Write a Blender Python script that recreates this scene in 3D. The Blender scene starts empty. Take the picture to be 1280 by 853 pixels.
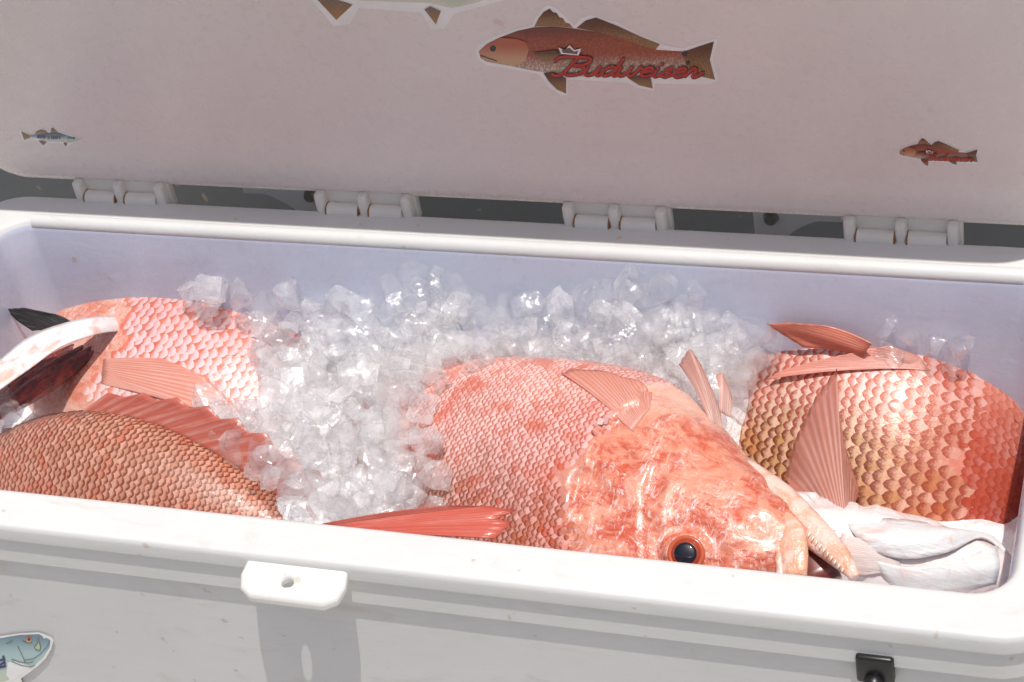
import bpy, bmesh, math, random
import numpy as np
from mathutils import Vector, Matrix, noise
from mathutils.bvhtree import BVHTree
random.seed(7); RNG = np.random.default_rng(7)
R = math.radians
scene = bpy.context.scene
COL = scene.collection

# ------------------------------------------------------------------ camera
YAW, PITCH, ROLL = -.4185, .6632, -.1953
CAM = np.array([.1161, -1.0956, 1.1562]); FPX = 2490.3
cy, sy, cp, sp = math.cos(YAW), math.sin(YAW), math.cos(PITCH), math.sin(PITCH)
FW = np.array([sy*cp, cy*cp, -sp]); r0 = np.array([cy, -sy, 0.]); u0 = np.cross(r0, FW)
RT = math.cos(ROLL)*r0+math.sin(ROLL)*u0; UP = math.cos(ROLL)*u0-math.sin(ROLL)*r0
cam_data = bpy.data.cameras.new('camera'); cam = bpy.data.objects.new('camera', cam_data); COL.objects.link(cam)
cam_data.sensor_width = 36; cam_data.lens = FPX/1280*36; cam_data.clip_start = .05; cam_data.clip_end = 500
Mx = Matrix.Identity(4)
for i in range(3):
    Mx[i][0] = RT[i]; Mx[i][1] = UP[i]; Mx[i][2] = -FW[i]; Mx[i][3] = CAM[i]
cam.matrix_world = Mx
scene.camera = cam

# ------------------------------------------------------------------ sky, sun, exposure
SUN_FROM = Vector((.17, -.175, 1.0)).normalized()      # direction towards the sun
world = bpy.data.worlds.new('World'); scene.world = world; world.use_nodes = True
wn = world.node_tree.nodes; wl = world.node_tree.links
sky = wn.new('ShaderNodeTexSky'); sky.sky_type = 'NISHITA'; sky.sun_disc = False
sky.sun_elevation = math.asin(SUN_FROM.z); sky.sun_rotation = math.atan2(SUN_FROM.x, SUN_FROM.y)
sky.air_density = .8; sky.dust_density = 4.0
wl.new(sky.outputs[0], wn['Background'].inputs[0]); wn['Background'].inputs[1].default_value = .09
sd = bpy.data.lights.new('sun', 'SUN'); sd.energy = 3.5; sd.angle = R(.5); sd.color = (1, .965, .91)
sun = bpy.data.objects.new('sun', sd); COL.objects.link(sun)
sun.rotation_euler = SUN_FROM.to_track_quat('Z', 'Y').to_euler(); sun.location = (0, 0, 3)
vs = scene.view_settings; vs.view_transform = 'Standard'; vs.look = 'None'; vs.exposure = 0.04; vs.gamma = 1.0
vs.use_curve_mapping = False
cyc = scene.cycles
cyc.use_denoising = True; cyc.max_bounces = 28; cyc.transmission_bounces = 20; cyc.diffuse_bounces = 12
cyc.glossy_bounces = 4; cyc.transparent_max_bounces = 32; cyc.sample_clamp_indirect = 10

# ------------------------------------------------------------------ helpers
def ray(x, y):
    return FW+RT*(x-640)/FPX-UP*(y-426.5)/FPX
def onZ(x, y, Z): d = ray(x, y); return CAM+d*(Z-CAM[2])/d[2]
def onY(x, y, Y): d = ray(x, y); return CAM+d*(Y-CAM[1])/d[1]
def onP(x, y, P, n): d = ray(x, y); n = np.array(n); return CAM+d*((np.array(P)-CAM)@n)/(d@n)

def tag(o, label=None, cat=None, group=None, kind=None):
    if label: o['label'] = label
    if cat: o['category'] = cat
    if group: o['group'] = group
    if kind: o['kind'] = kind
    return o
def empty(name, loc=(0, 0, 0), label=None, cat=None, group=None):
    o = bpy.data.objects.new(name, None); COL.objects.link(o); o.location = loc; o.empty_display_size = .05
    return tag(o, label, cat, group)
def mk(name, verts, faces, mat, parent=None, smooth=True, attrs=None):
    me = bpy.data.meshes.new(name)
    me.from_pydata([tuple(v) for v in verts], [], [tuple(f) for f in faces]); me.update()
    if smooth: me.polygons.foreach_set('use_smooth', [True]*len(me.polygons))
    if attrs:
        for k, a in attrs.items():
            a = np.asarray(a, dtype=np.float32)
            if a.ndim == 1:
                at = me.attributes.new(k, 'FLOAT', 'POINT'); at.data.foreach_set('value', a)
            else:
                at = me.attributes.new(k, 'FLOAT_VECTOR', 'POINT'); at.data.foreach_set('vector', a.ravel())
    o = bpy.data.objects.new(name, me); COL.objects.link(o)
    if mat: me.materials.append(mat)
    if parent: o.parent = parent
    return o
def from_bm(name, bm, mat, parent=None, smooth=True, bevel=0, seg=3):
    if bevel:
        bmesh.ops.bevel(bm, geom=[e for e in bm.edges if len(e.link_faces) == 2 and e.calc_face_angle(0) > .5], offset=bevel, segments=seg, affect='EDGES', profile=.5)
    me = bpy.data.meshes.new(name); bm.normal_update(); bm.to_mesh(me); bm.free()
    if smooth: me.polygons.foreach_set('use_smooth', [True]*len(me.polygons))
    o = bpy.data.objects.new(name, me); COL.objects.link(o); me.materials.append(mat)
    if parent: o.parent = parent
    return o
def box_bm(c, s, bm=None, M=None):
    bm = bm or bmesh.new()
    m = Matrix.Translation(c) @ (M or Matrix.Identity(4)) @ Matrix.Diagonal((s[0], s[1], s[2], 1))
    bmesh.ops.create_cube(bm, size=1, matrix=m); return bm
def autosmooth(o, ang=40):
    me = o.data
    me.polygons.foreach_set('use_smooth', [True]*len(me.polygons))
    bm = bmesh.new(); bm.from_mesh(me)
    for e in bm.edges:
        if len(e.link_faces) == 2 and e.calc_face_angle(0) > R(ang): e.smooth = False
    bm.to_mesh(me); bm.free(); return o

class NT:
    def __init__(s, name):
        s.m = bpy.data.materials.new(name); s.m.use_nodes = True; s.t = s.m.node_tree; s.n = s.t.nodes; s.l = s.t.links
        s.b = s.n['Principled BSDF']; s.out = s.n['Material Output']
    def new(s, t, **k):
        o = s.n.new(t)
        for a, v in k.items(): setattr(o, a, v)
        return o
    def lk(s, a, b): s.l.new(a, b)
    def val(s, sock, v):
        if hasattr(v, 'is_output'): s.lk(v, sock)
        else: sock.default_value = (*v, 1) if isinstance(v, tuple) and len(v) == 3 and sock.type == 'RGBA' else v
    def noise(s, vec, scale, detail=4, rough=.55, dist=0):
        o = s.new('ShaderNodeTexNoise'); o.inputs['Scale'].default_value = scale; o.inputs['Detail'].default_value = detail
        o.inputs['Roughness'].default_value = rough; o.inputs['Distortion'].default_value = dist
        if vec is not None: s.lk(vec, o.inputs['Vector'])
        return o.outputs['Fac']
    def voro(s, vec, scale, feat='F1'):
        o = s.new('ShaderNodeTexVoronoi', feature=feat); o.inputs['Scale'].default_value = scale
        if vec is not None: s.lk(vec, o.inputs['Vector'])
        return o.outputs['Distance']
    def math(s, op, a, b=0., c=0., clamp=False):
        o = s.new('ShaderNodeMath', operation=op); o.use_clamp = clamp
        s.val(o.inputs[0], a); s.val(o.inputs[1], b); s.val(o.inputs[2], c); return o.outputs[0]
    def rng(s, v, a, b, c=0., d=1., smooth=True):
        o = s.new('ShaderNodeMapRange'); o.interpolation_type = 'SMOOTHSTEP' if smooth else 'LINEAR'
        s.val(o.inputs[0], v)
        for i, q in enumerate((a, b, c, d)): o.inputs[i+1].default_value = q
        return o.outputs[0]
    def mix(s, f, a, b, mode='MIX'):
        o = s.new('ShaderNodeMix', data_type='RGBA', blend_type=mode); o.clamp_factor = True
        s.val(o.inputs[0], f); s.val(o.inputs[6], a); s.val(o.inputs[7], b); return o.outputs[2]
    def attr(s, name, out='Fac'):
        o = s.new('ShaderNodeAttribute'); o.attribute_name = name; return o.outputs[out]
    def xyz(s, v):
        o = s.new('ShaderNodeSeparateXYZ'); s.lk(v, o.inputs[0]); return o.outputs
    def obj(s): return s.new('ShaderNodeTexCoord').outputs['Object']
    def vscale(s, v, k):
        o = s.new('ShaderNodeVectorMath', operation='MULTIPLY'); s.lk(v, o.inputs[0]); o.inputs[1].default_value = k; return o.outputs[0]
    def bump(s, h, strength=.3, dist=.002):
        o = s.new('ShaderNodeBump'); o.inputs['Strength'].default_value = strength; o.inputs['Distance'].default_value = dist
        s.lk(h, o.inputs['Height']); s.lk(o.outputs[0], s.b.inputs['Normal']); return o.outputs[0]
    def set(s, **k):
        for a, v in k.items(): s.val(s.b.inputs[a.replace('_', ' ')], v)
        return s
def simple(name, col, rough=.5, **k):
    t = NT(name); v = t.obj(); n = t.noise(v, 60, 3)
    t.set(Base_Color=t.mix(n, tuple(c*.85 for c in col), tuple(min(1, c*1.1) for c in col)), Roughness=rough, **k)
    return t.m

# ------------------------------------------------------------------ materials of the cooler and the boat
def plastic(name, base, dirt, amount, rough=.42, sss=.0, streak=0, pits=0, blotch=None, bump_=.12):
    t = NT(name); v = t.obj()
    big = t.noise(v, 5, 5, .6); fine = t.noise(v, 90, 4, .6); mid = t.noise(t.vscale(v, (1, 3, 3)), 14, 6, .65, .6)
    c = t.mix(t.rng(big, .35, .7), base, tuple(x*.95 for x in base))
    c = t.mix(t.math('MULTIPLY', t.rng(mid, .55, .8), amount), c, dirt)
    sp_ = t.noise(v, 55, 2, .5); c = t.mix(t.math('MULTIPLY', t.rng(sp_, .71, .77), amount*1.4), c, (.42, .31, .19))
    if blotch:
        bn = t.noise(t.vscale(v, (1, 1, 1)), 19, 3, .6, .3)
        c = t.mix(t.math('MULTIPLY', t.rng(bn, .69, .76), .45), c, blotch)
    sc_ = t.noise(t.vscale(v, (6, 1, 1.5)), 26, 4, .75, 1.5); c = t.mix(t.math('MULTIPLY', t.rng(sc_, .66, .74), amount*.9), c, tuple(x*.78 for x in base))
    if streak:
        st = t.noise(t.vscale(v, (3, 40, 40)), 9, 5, .7, .4); c = t.mix(t.math('MULTIPLY', t.rng(st, .55, .75), streak), c, dirt)
    t.set(Base_Color=c, Roughness=t.rng(fine, .3, .7, rough-.08, rough+.12), Subsurface_Weight=sss, Specular_IOR_Level=.45)
    t.b.inputs['Subsurface Radius'].default_value = (.012, .011, .010); t.b.inputs['Subsurface Scale'].default_value = .6
    h = t.math('ADD', t.math('MULTIPLY', fine, .35), mid)
    if pits:
        dv = t.noise(v, 230, 2, .5); h = t.math('ADD', h, t.math('MULTIPLY', t.rng(dv, .66, .74), pits))
    t.bump(h, bump_, .003)
    return t.m
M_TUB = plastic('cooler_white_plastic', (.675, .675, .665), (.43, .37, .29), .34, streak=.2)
M_TUB_SHADED = plastic('cooler_plastic_shade_tint', (.55, .58, .70), (.44, .38, .43), .36, rough=.30, blotch=(.56, .42, .47))  # tub plastic for the inside, its blue-lavender shade put into the base colour
M_LID = plastic('lid_white_plastic', (.80, .73, .70), (.62, .50, .44), .13, rough=.30, pits=.05, blotch=(.60, .44, .36), bump_=.05)
M_HINGE = plastic('hinge_plastic', (.78, .74, .68), (.5, .42, .33), .35)
M_KEEP = plastic('keeper_plastic', (.72, .71, .68), (.52, .43, .31), .30)
M_BLACK = simple('black_rubber', (.012, .012, .013), .35)
M_STEEL = simple('bolt_steel', (.35, .34, .33), .3, Metallic=1.0)
M_RUST = simple('rust_stain', (.30, .13, .04), .8)
M_DECK = plastic('deck_gelcoat', (.52, .50, .46), (.36, .33, .29), .4)
M_BULK = plastic('bulkhead_paint', (.115, .125, .135), (.07, .075, .08), .4)

# ------------------------------------------------------------------ setting: deck and bulkhead
X0, X1, D, DEEP = -1.115, 0.0, .40, .36
mk('deck', [(-6, -6, -.47), (6, -6, -.47), (6, 6, -.47), (-6, 6, -.47)], [(0, 1, 2, 3)], M_DECK, smooth=False)['kind'] = 'structure'
o = from_bm('boat_bulkhead', box_bm((-.5, .78, -.18), (5, .08, .58)), M_BULK, bevel=.02)
tag(o, 'grey painted boat bulkhead behind the open cooler', 'bulkhead')

# ------------------------------------------------------------------ cooler
cooler = empty('cooler', (-.56, .2, -.47), 'large white plastic ice cooler with its lid propped open', 'cooler')
CO = Vector(cooler.location)
def under(o, parent=None):
    p = parent or cooler; w = Vector((0, 0, 0)); q = p
    while q: w += Vector(q.location); q = q.parent
    o.parent = p
    o.location = Vector(o.location)-w; return o
def rrect(x0, x1, y0, y1, r, n=8):
    pts = []
    for cx, cyy, a0 in ((x1-r, y0+r, -90), (x1-r, y1-r, 0), (x0+r, y1-r, 90), (x0+r, y0+r, 180)):
        for k in range(n+1):
            a = R(a0+90*k/n); pts.append((cx+r*math.cos(a), cyy+r*math.sin(a)))
    return pts
def ring_loft(rings, close_last=True):
    V, F = [], []
    n = len(rings[0][0])
    for pts, z in rings: V += [(p[0], p[1], z) for p in pts]
    for k in range(len(rings)-1):
        for i in range(n):
            a, b = k*n+i, k*n+(i+1) % n; F.append((a, b, b+n, a+n))
    if close_last: F.append(tuple(range((len(rings)-1)*n, len(rings)*n)))
    return V, F
def ring(off, z, r):                                        # off>0 outwards from the inner opening
    return (rrect(X0-off, X1+off, -off, D+off, r), z)
rings = [ring(.0380, -.44, .05), ring(.0400, -.12, .055), ring(.0402, -.0515, .055), ring(.0405, -.0506, .055), ring(.0442, -.0502, .055), ring(.0447, -.0494, .055),
         ring(.0447, -.0198, .055), ring(.0450, -.0191, .055), ring(.0476, -.0188, .056), ring(.0480, -.0172, .056), ring(.0480, -.0065, .056), ring(.0468, -.0022, .055),
         ring(.0445, -.0005, .053), ring(.042, 0, .05), ring(.020, 0, .045), ring(.0075, 0, .038), ring(.004, -.0008, .036), ring(.0015, -.0028, .034),
         ring(0, -.0065, .033), ring(-.003, -.012, .032), ring(-.008, -.05, .03), ring(-.022, -.34, .03), ring(-.04, -.36, .02)]
V, F = ring_loft(rings)
nn = len(rings[0][0]); F.append(tuple(reversed(range(nn))))
tub = mk('tub', V, F, M_TUB); autosmooth(tub, 50); under(tub)
wnm = tub.modifiers.new('weighted_normals', 'WEIGHTED_NORMAL'); wnm.keep_sharp = True; wnm.weight = 100
tub.data.materials.append(M_TUB_SHADED); k0 = next(i for i, q in enumerate(rings) if i > 12 and q[1] < -.004)
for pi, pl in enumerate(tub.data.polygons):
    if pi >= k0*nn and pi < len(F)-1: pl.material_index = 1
# back bead: a raised rounded lip along the rear inner edge
def tube_x(x0, x1, y, z, r, n=12, seg=1):
    V, F = [], []
    for i, x in enumerate((x0, x1)):
        for k in range(n):
            a = 2*math.pi*k/n; V.append((x, y+r*math.cos(a), z+r*math.sin(a)))
    for k in range(n): F.append((k, (k+1) % n, n+(k+1) % n, n+k))
    F.append(tuple(reversed(range(n)))); F.append(tuple(range(n, 2*n)))
    return V, F
V, F = tube_x(X0+.03, X1-.03, D+.0065, -.0055, .0085, 20)
o = mk('rim_bead', V, F, M_TUB); autosmooth(o); under(o)

# lid: leans a little forward
LTH = R(14.5)
LN = np.array([0, -math.cos(LTH), -math.sin(LTH)])          # normal of the inner face
LU = np.array([0, -math.sin(LTH), math.cos(LTH)])           # up along the inner face
LP = np.array([0, .450, .022])                              # lower edge of the inner face
def lidp(x, h, out=0): return np.array([x, 0, 0])+LP+LU*h+LN*out
LX0, LX1, LH = X0-.035, X1+.03, .47
prof = [(-.012, -.055, .05), (-.014, -.02, .05), (-.010, -.010, .048), (-.004, -.003, .046), (.004, 0, .042), (.012, .0, .038)]
V, F = [], []
for off, out, rr in prof:
    pts = rrect(LX0+off, LX1-off, off, LH-off, rr, 10)
    V += [lidp(p[0], p[1], out) for p in pts]
n = len(pts)
for k in range(len(prof)-1):
    for i in range(n): F.append((k*n+i, k*n+(i+1) % n, (k+1)*n+(i+1) % n, (k+1)*n+i))
F.append(tuple(range((len(prof)-1)*n, len(prof)*n))); F.append(tuple(reversed(range(n))))
lid = mk('lid', V, F, M_LID); autosmooth(lid, 50); under(lid)
wnm = lid.modifiers.new('weighted_normals', 'WEIGHTED_NORMAL'); wnm.keep_sharp = True; wnm.weight = 100

# hinges
def hinge(xa, xb, first):
    h = empty('hinge', ((xa+xb)/2, .445, 0)); under(h)
    w = xb-xa
    o = from_bm('mount_plate', box_bm(((xa+xb)/2, .4580, .014), (w, .012, .052)), M_HINGE, bevel=.003); under(o, h)
    for k in range(3):
        x = xa+w*(.07+.43*k)
        bm = box_bm((x, .4490, .006), (.011, .016, .034)); o = from_bm('lug', bm, M_HINGE, bevel=.0035, seg=3); under(o, h)
    for k in range(2):
        x0_, x1_ = xa+w*(.07+.43*k)+.0060, xa+w*(.07+.43*(k+1))-.0060
        V, F = tube_x(x0_, x1_, .4475, .000, .0085, 16); o = mk('knuckle', V, F, M_HINGE); autosmooth(o); under(o, h)
        for xr in ((x0_,) if k else (x0_, x1_)):
            V, F = tube_x(xr-.0008, xr+.0008, .4475, .000, .0087, 16); o = mk('rust_ring', V, F, M_RUST); autosmooth(o); under(o, h)
for i, (a, b) in enumerate([(-1.052, -.936), (-.762, -.649), (-.489, -.377), (-.206, -.092)]): hinge(a, b, i == 0)
# strap brackets between the hinges
def bracket(xa, xb, flip):
    b = empty('strap_bracket', ((xa+xb)/2, .47, -.01)); under(b)
    n = 16; pts = []
    for k in range(n+1):
        t = k/n; s = t if not flip else 1-t
        pts.append((xa+(xb-xa)*t, .012, -.002-.026*(max(0, min(1, (s-.25)/.45))**1.5)))
    V, F = [], []
    for x, zt, zb in pts:
        for y in (.478, .486): V += [(x, y, zt-.004), (x, y, zb-.004)]
    for k in range(n):
        a = 4*k
        F += [(a, a+1, a+5, a+4), (a+2, a+6, a+7, a+3), (a, a+4, a+6, a+2), (a+1, a+3, a+7, a+5)]
    F += [(0, 2, 3, 1), (4*n, 4*n+1, 4*n+3, 4*n+2)]
    o = mk('plate', V, F, M_HINGE, smooth=False); under(o, b)
    xs = xb-.012 if not flip else xa+.018
    bm = bmesh.new(); bmesh.ops.create_cone(bm, cap_ends=True, segments=16, radius1=.008, radius2=.006, depth=.006, matrix=Matrix.Translation((xs, .475, -.004)) @ Matrix.Rotation(R(90), 4, 'X'))
    o = from_bm('bolt', bm, M_STEEL, smooth=False); under(o, b)
bracket(-.862, -.770, False); bracket(-.300, -.212, True)

# latch keeper tab on the front rim
def tab():
    bm = bmesh.new(); xa, xb = -.640, -.536
    pts = [(xa+.006, -.040), (xa+.003, -.060), (xa+.007, -.072), (xa+.018, -.078), (xb-.018, -.078), (xb-.007, -.072), (xb-.003, -.060), (xb-.006, -.040)]
    hole = [(-.592+.0055*math.cos(a), -.062+.0045*math.sin(a)) for a in [2*math.pi*k/12 for k in range(12)]]
    top = lambda p: -.006-(-.040-p[1])*.32
    vs_, hs_ = [bm.verts.new((x, y, top((x, y)))) for x, y in pts], [bm.verts.new((x, y, top((x, y)))) for x, y in hole]
    es = [bm.edges.new((l[i], l[(i+1) % len(l)])) for l in (vs_, hs_) for i in range(len(l))]
    bmesh.ops.triangle_fill(bm, edges=es, use_beauty=True)
    bmesh.ops.recalc_face_normals(bm, faces=bm.faces)
    if bm.faces[0].normal.z < 0: bmesh.ops.reverse_faces(bm, faces=bm.faces)
    g = bmesh.ops.extrude_face_region(bm, geom=list(bm.faces))
    for v in g['geom']:
        if isinstance(v, bmesh.types.BMVert): v.co.z -= .011
    bmesh.ops.recalc_face_normals(bm, faces=bm.faces)
    o = from_bm('latch_keeper', bm, M_KEEP, smooth=False)
    b = o.modifiers.new('bevel', 'BEVEL'); b.width = .0035; b.segments = 3; b.limit_method = 'ANGLE'; b.angle_limit = R(50)
    o.data.polygons.foreach_set('use_smooth', [True]*len(o.data.polygons)); autosmooth(o, 60); under(o)
tab()
# black latch anchor at the right
la = empty('latch', (-.1, -.04, -.05)); under(la)
o = from_bm('anchor_plate', box_bm((-.0985, -.0445, -.053), (.030, .010, .030)), M_BLACK, bevel=.003); under(o, la)
bm = bmesh.new(); bmesh.ops.create_uvsphere(bm, u_segments=20, v_segments=12, radius=.0085, matrix=Matrix.Translation((-.099, -.052, -.064)))
o = from_bm('ball_stud', bm, M_BLACK); under(o, la)
bm = bmesh.new(); bmesh.ops.create_cone(bm, cap_ends=True, segments=20, radius1=.005, radius2=.0045, depth=.012, matrix=Matrix.Translation((-.099, -.060, -.072)) @ Matrix.Rotation(R(65), 4, 'X'))
o = from_bm('bolt', bm, M_STEEL, smooth=False); under(o, la)

# ------------------------------------------------------------------ the snapper
def crom(xs, ys):
    xs, ys = np.array(xs, float), np.array(ys, float)
    m = np.gradient(ys, xs)
    def f(x):
        x = np.clip(x, xs[0], xs[-1]); i = np.clip(np.searchsorted(xs, x, side='right')-1, 0, len(xs)-2)
        h = xs[i+1]-xs[i]; t = (x-xs[i])/h
        return (2*t**3-3*t**2+1)*ys[i]+(t**3-2*t**2+t)*h*m[i]+(-2*t**3+3*t**2)*ys[i+1]+(t**3-t**2)*h*m[i+1]
    return f
PX = [0, .02, .05, .1, .15, .2, .25, .3, .4, .5, .6, .7, .78, .83]
SNAP = dict(top=crom(PX, [-.012, .008, .033, .074, .110, .140, .160, .173, .178, .160, .125, .083, .055, .050]),
            bot=crom(PX, [-.022, -.042, -.062, -.090, -.113, -.133, -.147, -.157, -.164, -.153, -.122, -.080, -.053, -.050]),
            wid=crom(PX, [.006, .022, .038, .057, .071, .081, .088, .092, .090, .078, .058, .036, .021, .013]))
SLIM = dict(top=crom(PX, [-.005, .012, .025, .045, .06, .07, .078, .083, .085, .078, .06, .04, .026, .022]),
            bot=crom(PX, [-.012, -.025, -.035, -.05, -.062, -.072, -.079, -.083, -.085, -.075, -.057, -.038, -.026, -.022]),
            wid=crom(PX, [.006, .018, .028, .042, .052, .058, .062, .065, .063, .055, .04, .025, .015, .01]))
def xop(z): return .292-1.6*(z+.015)**2-.10*np.clip(z+.03, -.2, 0)**2*8
class Fish:
    def __init__(s, name, L, T, Dv, anchor, at, bend=0., bx=.4, vb=0., shape=SNAP, head=True, label='', group=None, cat='fish', jaw_open=False, plump=1.0, u0=.0005, hb=0., hx=.36):
        s.hb, s.hx = hb, hx
        s.u0 = u0
        s.L, s.bend, s.bx, s.vb, s.sh, s.head, s.jaw_open, s.plump = L, bend, bx, vb, shape, head, jaw_open, plump
        x = np.array(T, float); x /= np.linalg.norm(x); z = np.array(Dv, float); z -= x*(z@x); z /= np.linalg.norm(z); y = np.cross(z, x)
        s.Rm = np.stack([x, y, z], 1)
        a = s.bendp(np.array([anchor], float))[0]*L
        s.t = np.array(at, float)-s.Rm @ a
        s.root = empty(name, (0, 0, 0), label, cat, group)
        M = Matrix.Identity(4)
        for i in range(3):
            for j in range(3): M[i][j] = s.Rm[i, j]
            M[i][3] = s.t[i]
        s.root.matrix_world = M; s.M = M
    def bendp(s, P):
        P = np.asarray(P, float); x, y, z = P[..., 0], P[..., 1], P[..., 2]
        if s.hb:                                             # the head end curls down more tightly than the body
            d = np.maximum(0, s.hx-x); a = s.hb*d; m = d > 0
            x, y = np.where(m, s.hx-np.sin(a)/s.hb+y*np.sin(a), x), np.where(m, (1-np.cos(a))/s.hb+y*np.cos(a), y)
        out = np.stack([x, y, z], -1)
        if abs(s.bend) > 1e-6:
            k = s.bend; ph = k*(x-s.bx)
            sx, syy = s.bx+np.sin(ph)/k, (1-np.cos(ph))/k
            out = np.stack([sx-y*np.sin(ph), syy+y*np.cos(ph), z], -1)
        if abs(s.vb) > 1e-6:
            k = s.vb; x, y, z = out[..., 0], out[..., 1], out[..., 2]; ph = k*(x-s.bx)
            out = np.stack([s.bx+np.sin(ph)/k-z*np.sin(ph), y, (1-np.cos(ph))/k+z*np.cos(ph)], -1)
        return out
    def surf0(s, x, th):
        t, b, w = s.sh['top'](x), s.sh['bot'](x), s.sh['wid'](x)*s.plump
        if s.jaw_open:                                       # the lower jaw is dropped: the throat line is drawn in
            k = np.clip((.28-x)/.18, 0, 1); k = k*k*(3-2*k); k2 = np.clip((x-.30)/.15, 0, 1); b = b+.036*k+.006+.012*k2
        c, sn = np.cos(th), np.sin(th)
        yy = -np.sign(c)*np.abs(c)**.9*w; zz = (t+b)/2+np.sign(sn)*np.abs(sn)**.92*(t-b)/2
        return np.stack([x+0*th, yy, zz], -1)
    def surf(s, x, th):                                      # canonical, with head relief
        P = s.surf0(x, th)
        if s.head:
            z = P[..., 2]; e = 1e-3
            n = np.cross(s.surf0(x, th+e)-P, s.surf0(x+e, th)-P); n /= np.linalg.norm(n, axis=-1, keepdims=True)+1e-12
            dx = xop(z)-x; lat = np.clip((np.abs(np.cos(th))-.12)/.3, 0, 1)
            sm = lambda a, b, v: (lambda q: q*q*(3-2*q))(np.clip((v-a)/(b-a), 0, 1))
            d = .0070*sm(0, .007, dx+.006*np.sin(z*90)+.004*np.sin(z*210))*np.exp(-np.clip(dx, 0, 1)/.06)
            pre = (.222-2.2*(z+.03)**2)-x
            d = d+.0035*sm(0, .006, pre)*np.exp(-np.clip(pre, 0, 1)/.035)
            pre2 = (.196-2.6*(z+.03)**2)-x
            d = d-.0022*np.exp(-(pre2/.006)**2)
            ex, ez = P[..., 0]-.155, z-.055; rr = np.sqrt(ex**2+ez**2)
            d = d+.0035*np.exp(-((rr-.030)/.007)**2)-.004*sm(.026, .018, rr)
            hz = sm(.33, .26, x)
            d = d+hz*.0011*(np.sin(70*x+40*z+3*np.sin(45*z))+np.sin(38*x-85*z+2*np.sin(60*x)))
            d = d+hz*.0006*np.sin(190*x+3*np.sin(120*z))*np.sin(170*z)
            P = P+n*(d*lat)[..., None]
        return P
    def world(s, P): return (s.Rm @ (s.bendp(P)*s.L).reshape(-1, 3).T).T.reshape(np.shape(P))+s.t
    def loc(s, W): return (np.asarray(W)-s.t) @ s.Rm         # world -> object space
    def body(s, mat, nx=190, nt=150, tags=None):
        u = np.concatenate([np.linspace(s.u0, .32, int(nx*.55), endpoint=False), np.linspace(.32, .83, nx-int(nx*.55))])
        th = np.linspace(0, 2*np.pi, nt, endpoint=False)
        U, TH = np.meshgrid(u, th, indexing='ij')
        P = s.surf(U, TH).reshape(-1, 3); B = s.bendp(P)*s.L
        F = []
        for i in range(len(u)-1):
            for j in range(nt):
                a, b = i*nt+j, i*nt+(j+1) % nt; F.append((a, a+nt, b+nt, b))
        F.append(tuple(range(nt))); F.append(tuple(reversed(range((len(u)-1)*nt, len(u)*nt))))
        s.bodyo = mk('body', B, F, mat, s.root, attrs={'can': P})
        Wv = [Vector(v) for v in ((s.Rm @ B.T).T+s.t)]
        s.bvh = BVHTree.FromPolygons(Wv, [f for f in F if len(f) == 4])
        return s
    def hit(s, x, y, lift=0.):
        d = Vector(ray(x, y)).normalized(); h = s.bvh.ray_cast(Vector(CAM), d)
        if h[0] is None: return None
        n = h[1] if h[1].dot(d) < 0 else -h[1]
        return np.array(h[0]+n*lift)
    def scales(s, mat, pitch, x0off=.004, x1=.815, arc=2.15, nsep=0, raise_=.0016, jit=.06, region=None, name='scales', xs0=None):
        xs = [.2]; ref = None
        cols = []; x = xs0 or .225+min(0, x0off); k = 0
        thd = np.linspace(-arc, arc, 400)
        def section(x): return s.surf0(np.full_like(thd, x), thd)
        P4 = section(.4); c4 = np.sum(np.linalg.norm(np.diff(P4, axis=0), axis=1)); nrow = int(c4/(pitch*.92))
        V, F, T, Rn, Cn, W, area = [], [], [], [], [], [], []
        pieces = []
        while x < x1:
            P = section(x); seg = np.concatenate([[0], np.cumsum(np.linalg.norm(np.diff(P, axis=0), axis=1))])
            cl = seg[-1]; sw = cl/nrow; ratio = sw/(c4/nrow); dx = pitch*.62*max(.5, ratio**.6)
            pos = (np.arange(nrow)+(.5 if k % 2 else 0)+.25)/nrow*cl
            pos = pos[pos < cl]+RNG.normal(0, sw*jit, len(pos[pos < cl]))
            th = np.interp(pos, seg, thd); xx = x+RNG.normal(0, dx*jit, len(th))
            P0 = s.surf(xx, th); ok = (P0[:, 0] > xop(P0[:, 2])+x0off+.010*np.sin(P0[:, 2]*55+1)+.006*np.sin(P0[:, 2]*130)) if region is None else region(P0)
            e = 2e-3
            tx = s.surf(xx+e, th)-P0; tt = s.surf(xx, th+e*4)-P0
            tx /= np.linalg.norm(tx, axis=1, keepdims=True); n_ = np.cross(tt, tx); n_ /= np.linalg.norm(n_, axis=1, keepdims=True)
            flip = np.sign(np.sum(n_*np.stack([0*xx, P0[:, 1], P0[:, 2]], 1), 1)); n_ *= flip[:, None]
            bb = np.cross(n_, tx)
            for i in np.nonzero(ok)[0]:
                w = sw*.60*(1+RNG.normal(0, .05)); l = dx*1.0; rz = raise_*(1+RNG.normal(0, .25)); tl = RNG.normal(0, .10)
                p, a, b, nn_ = P0[i], tx[i]+bb[i]*RNG.normal(0, .06), bb[i], n_[i]
                pieces.append(([p+a*(l*c0)+b*(w*c1)+nn_*(rz*c2+tl*c1*rz*1.5) for c0, c1, c2 in SC], RNG.random(), p))
            x += dx; k += 1
        # the pieces that show largest become single scales
        sep = set()
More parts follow.
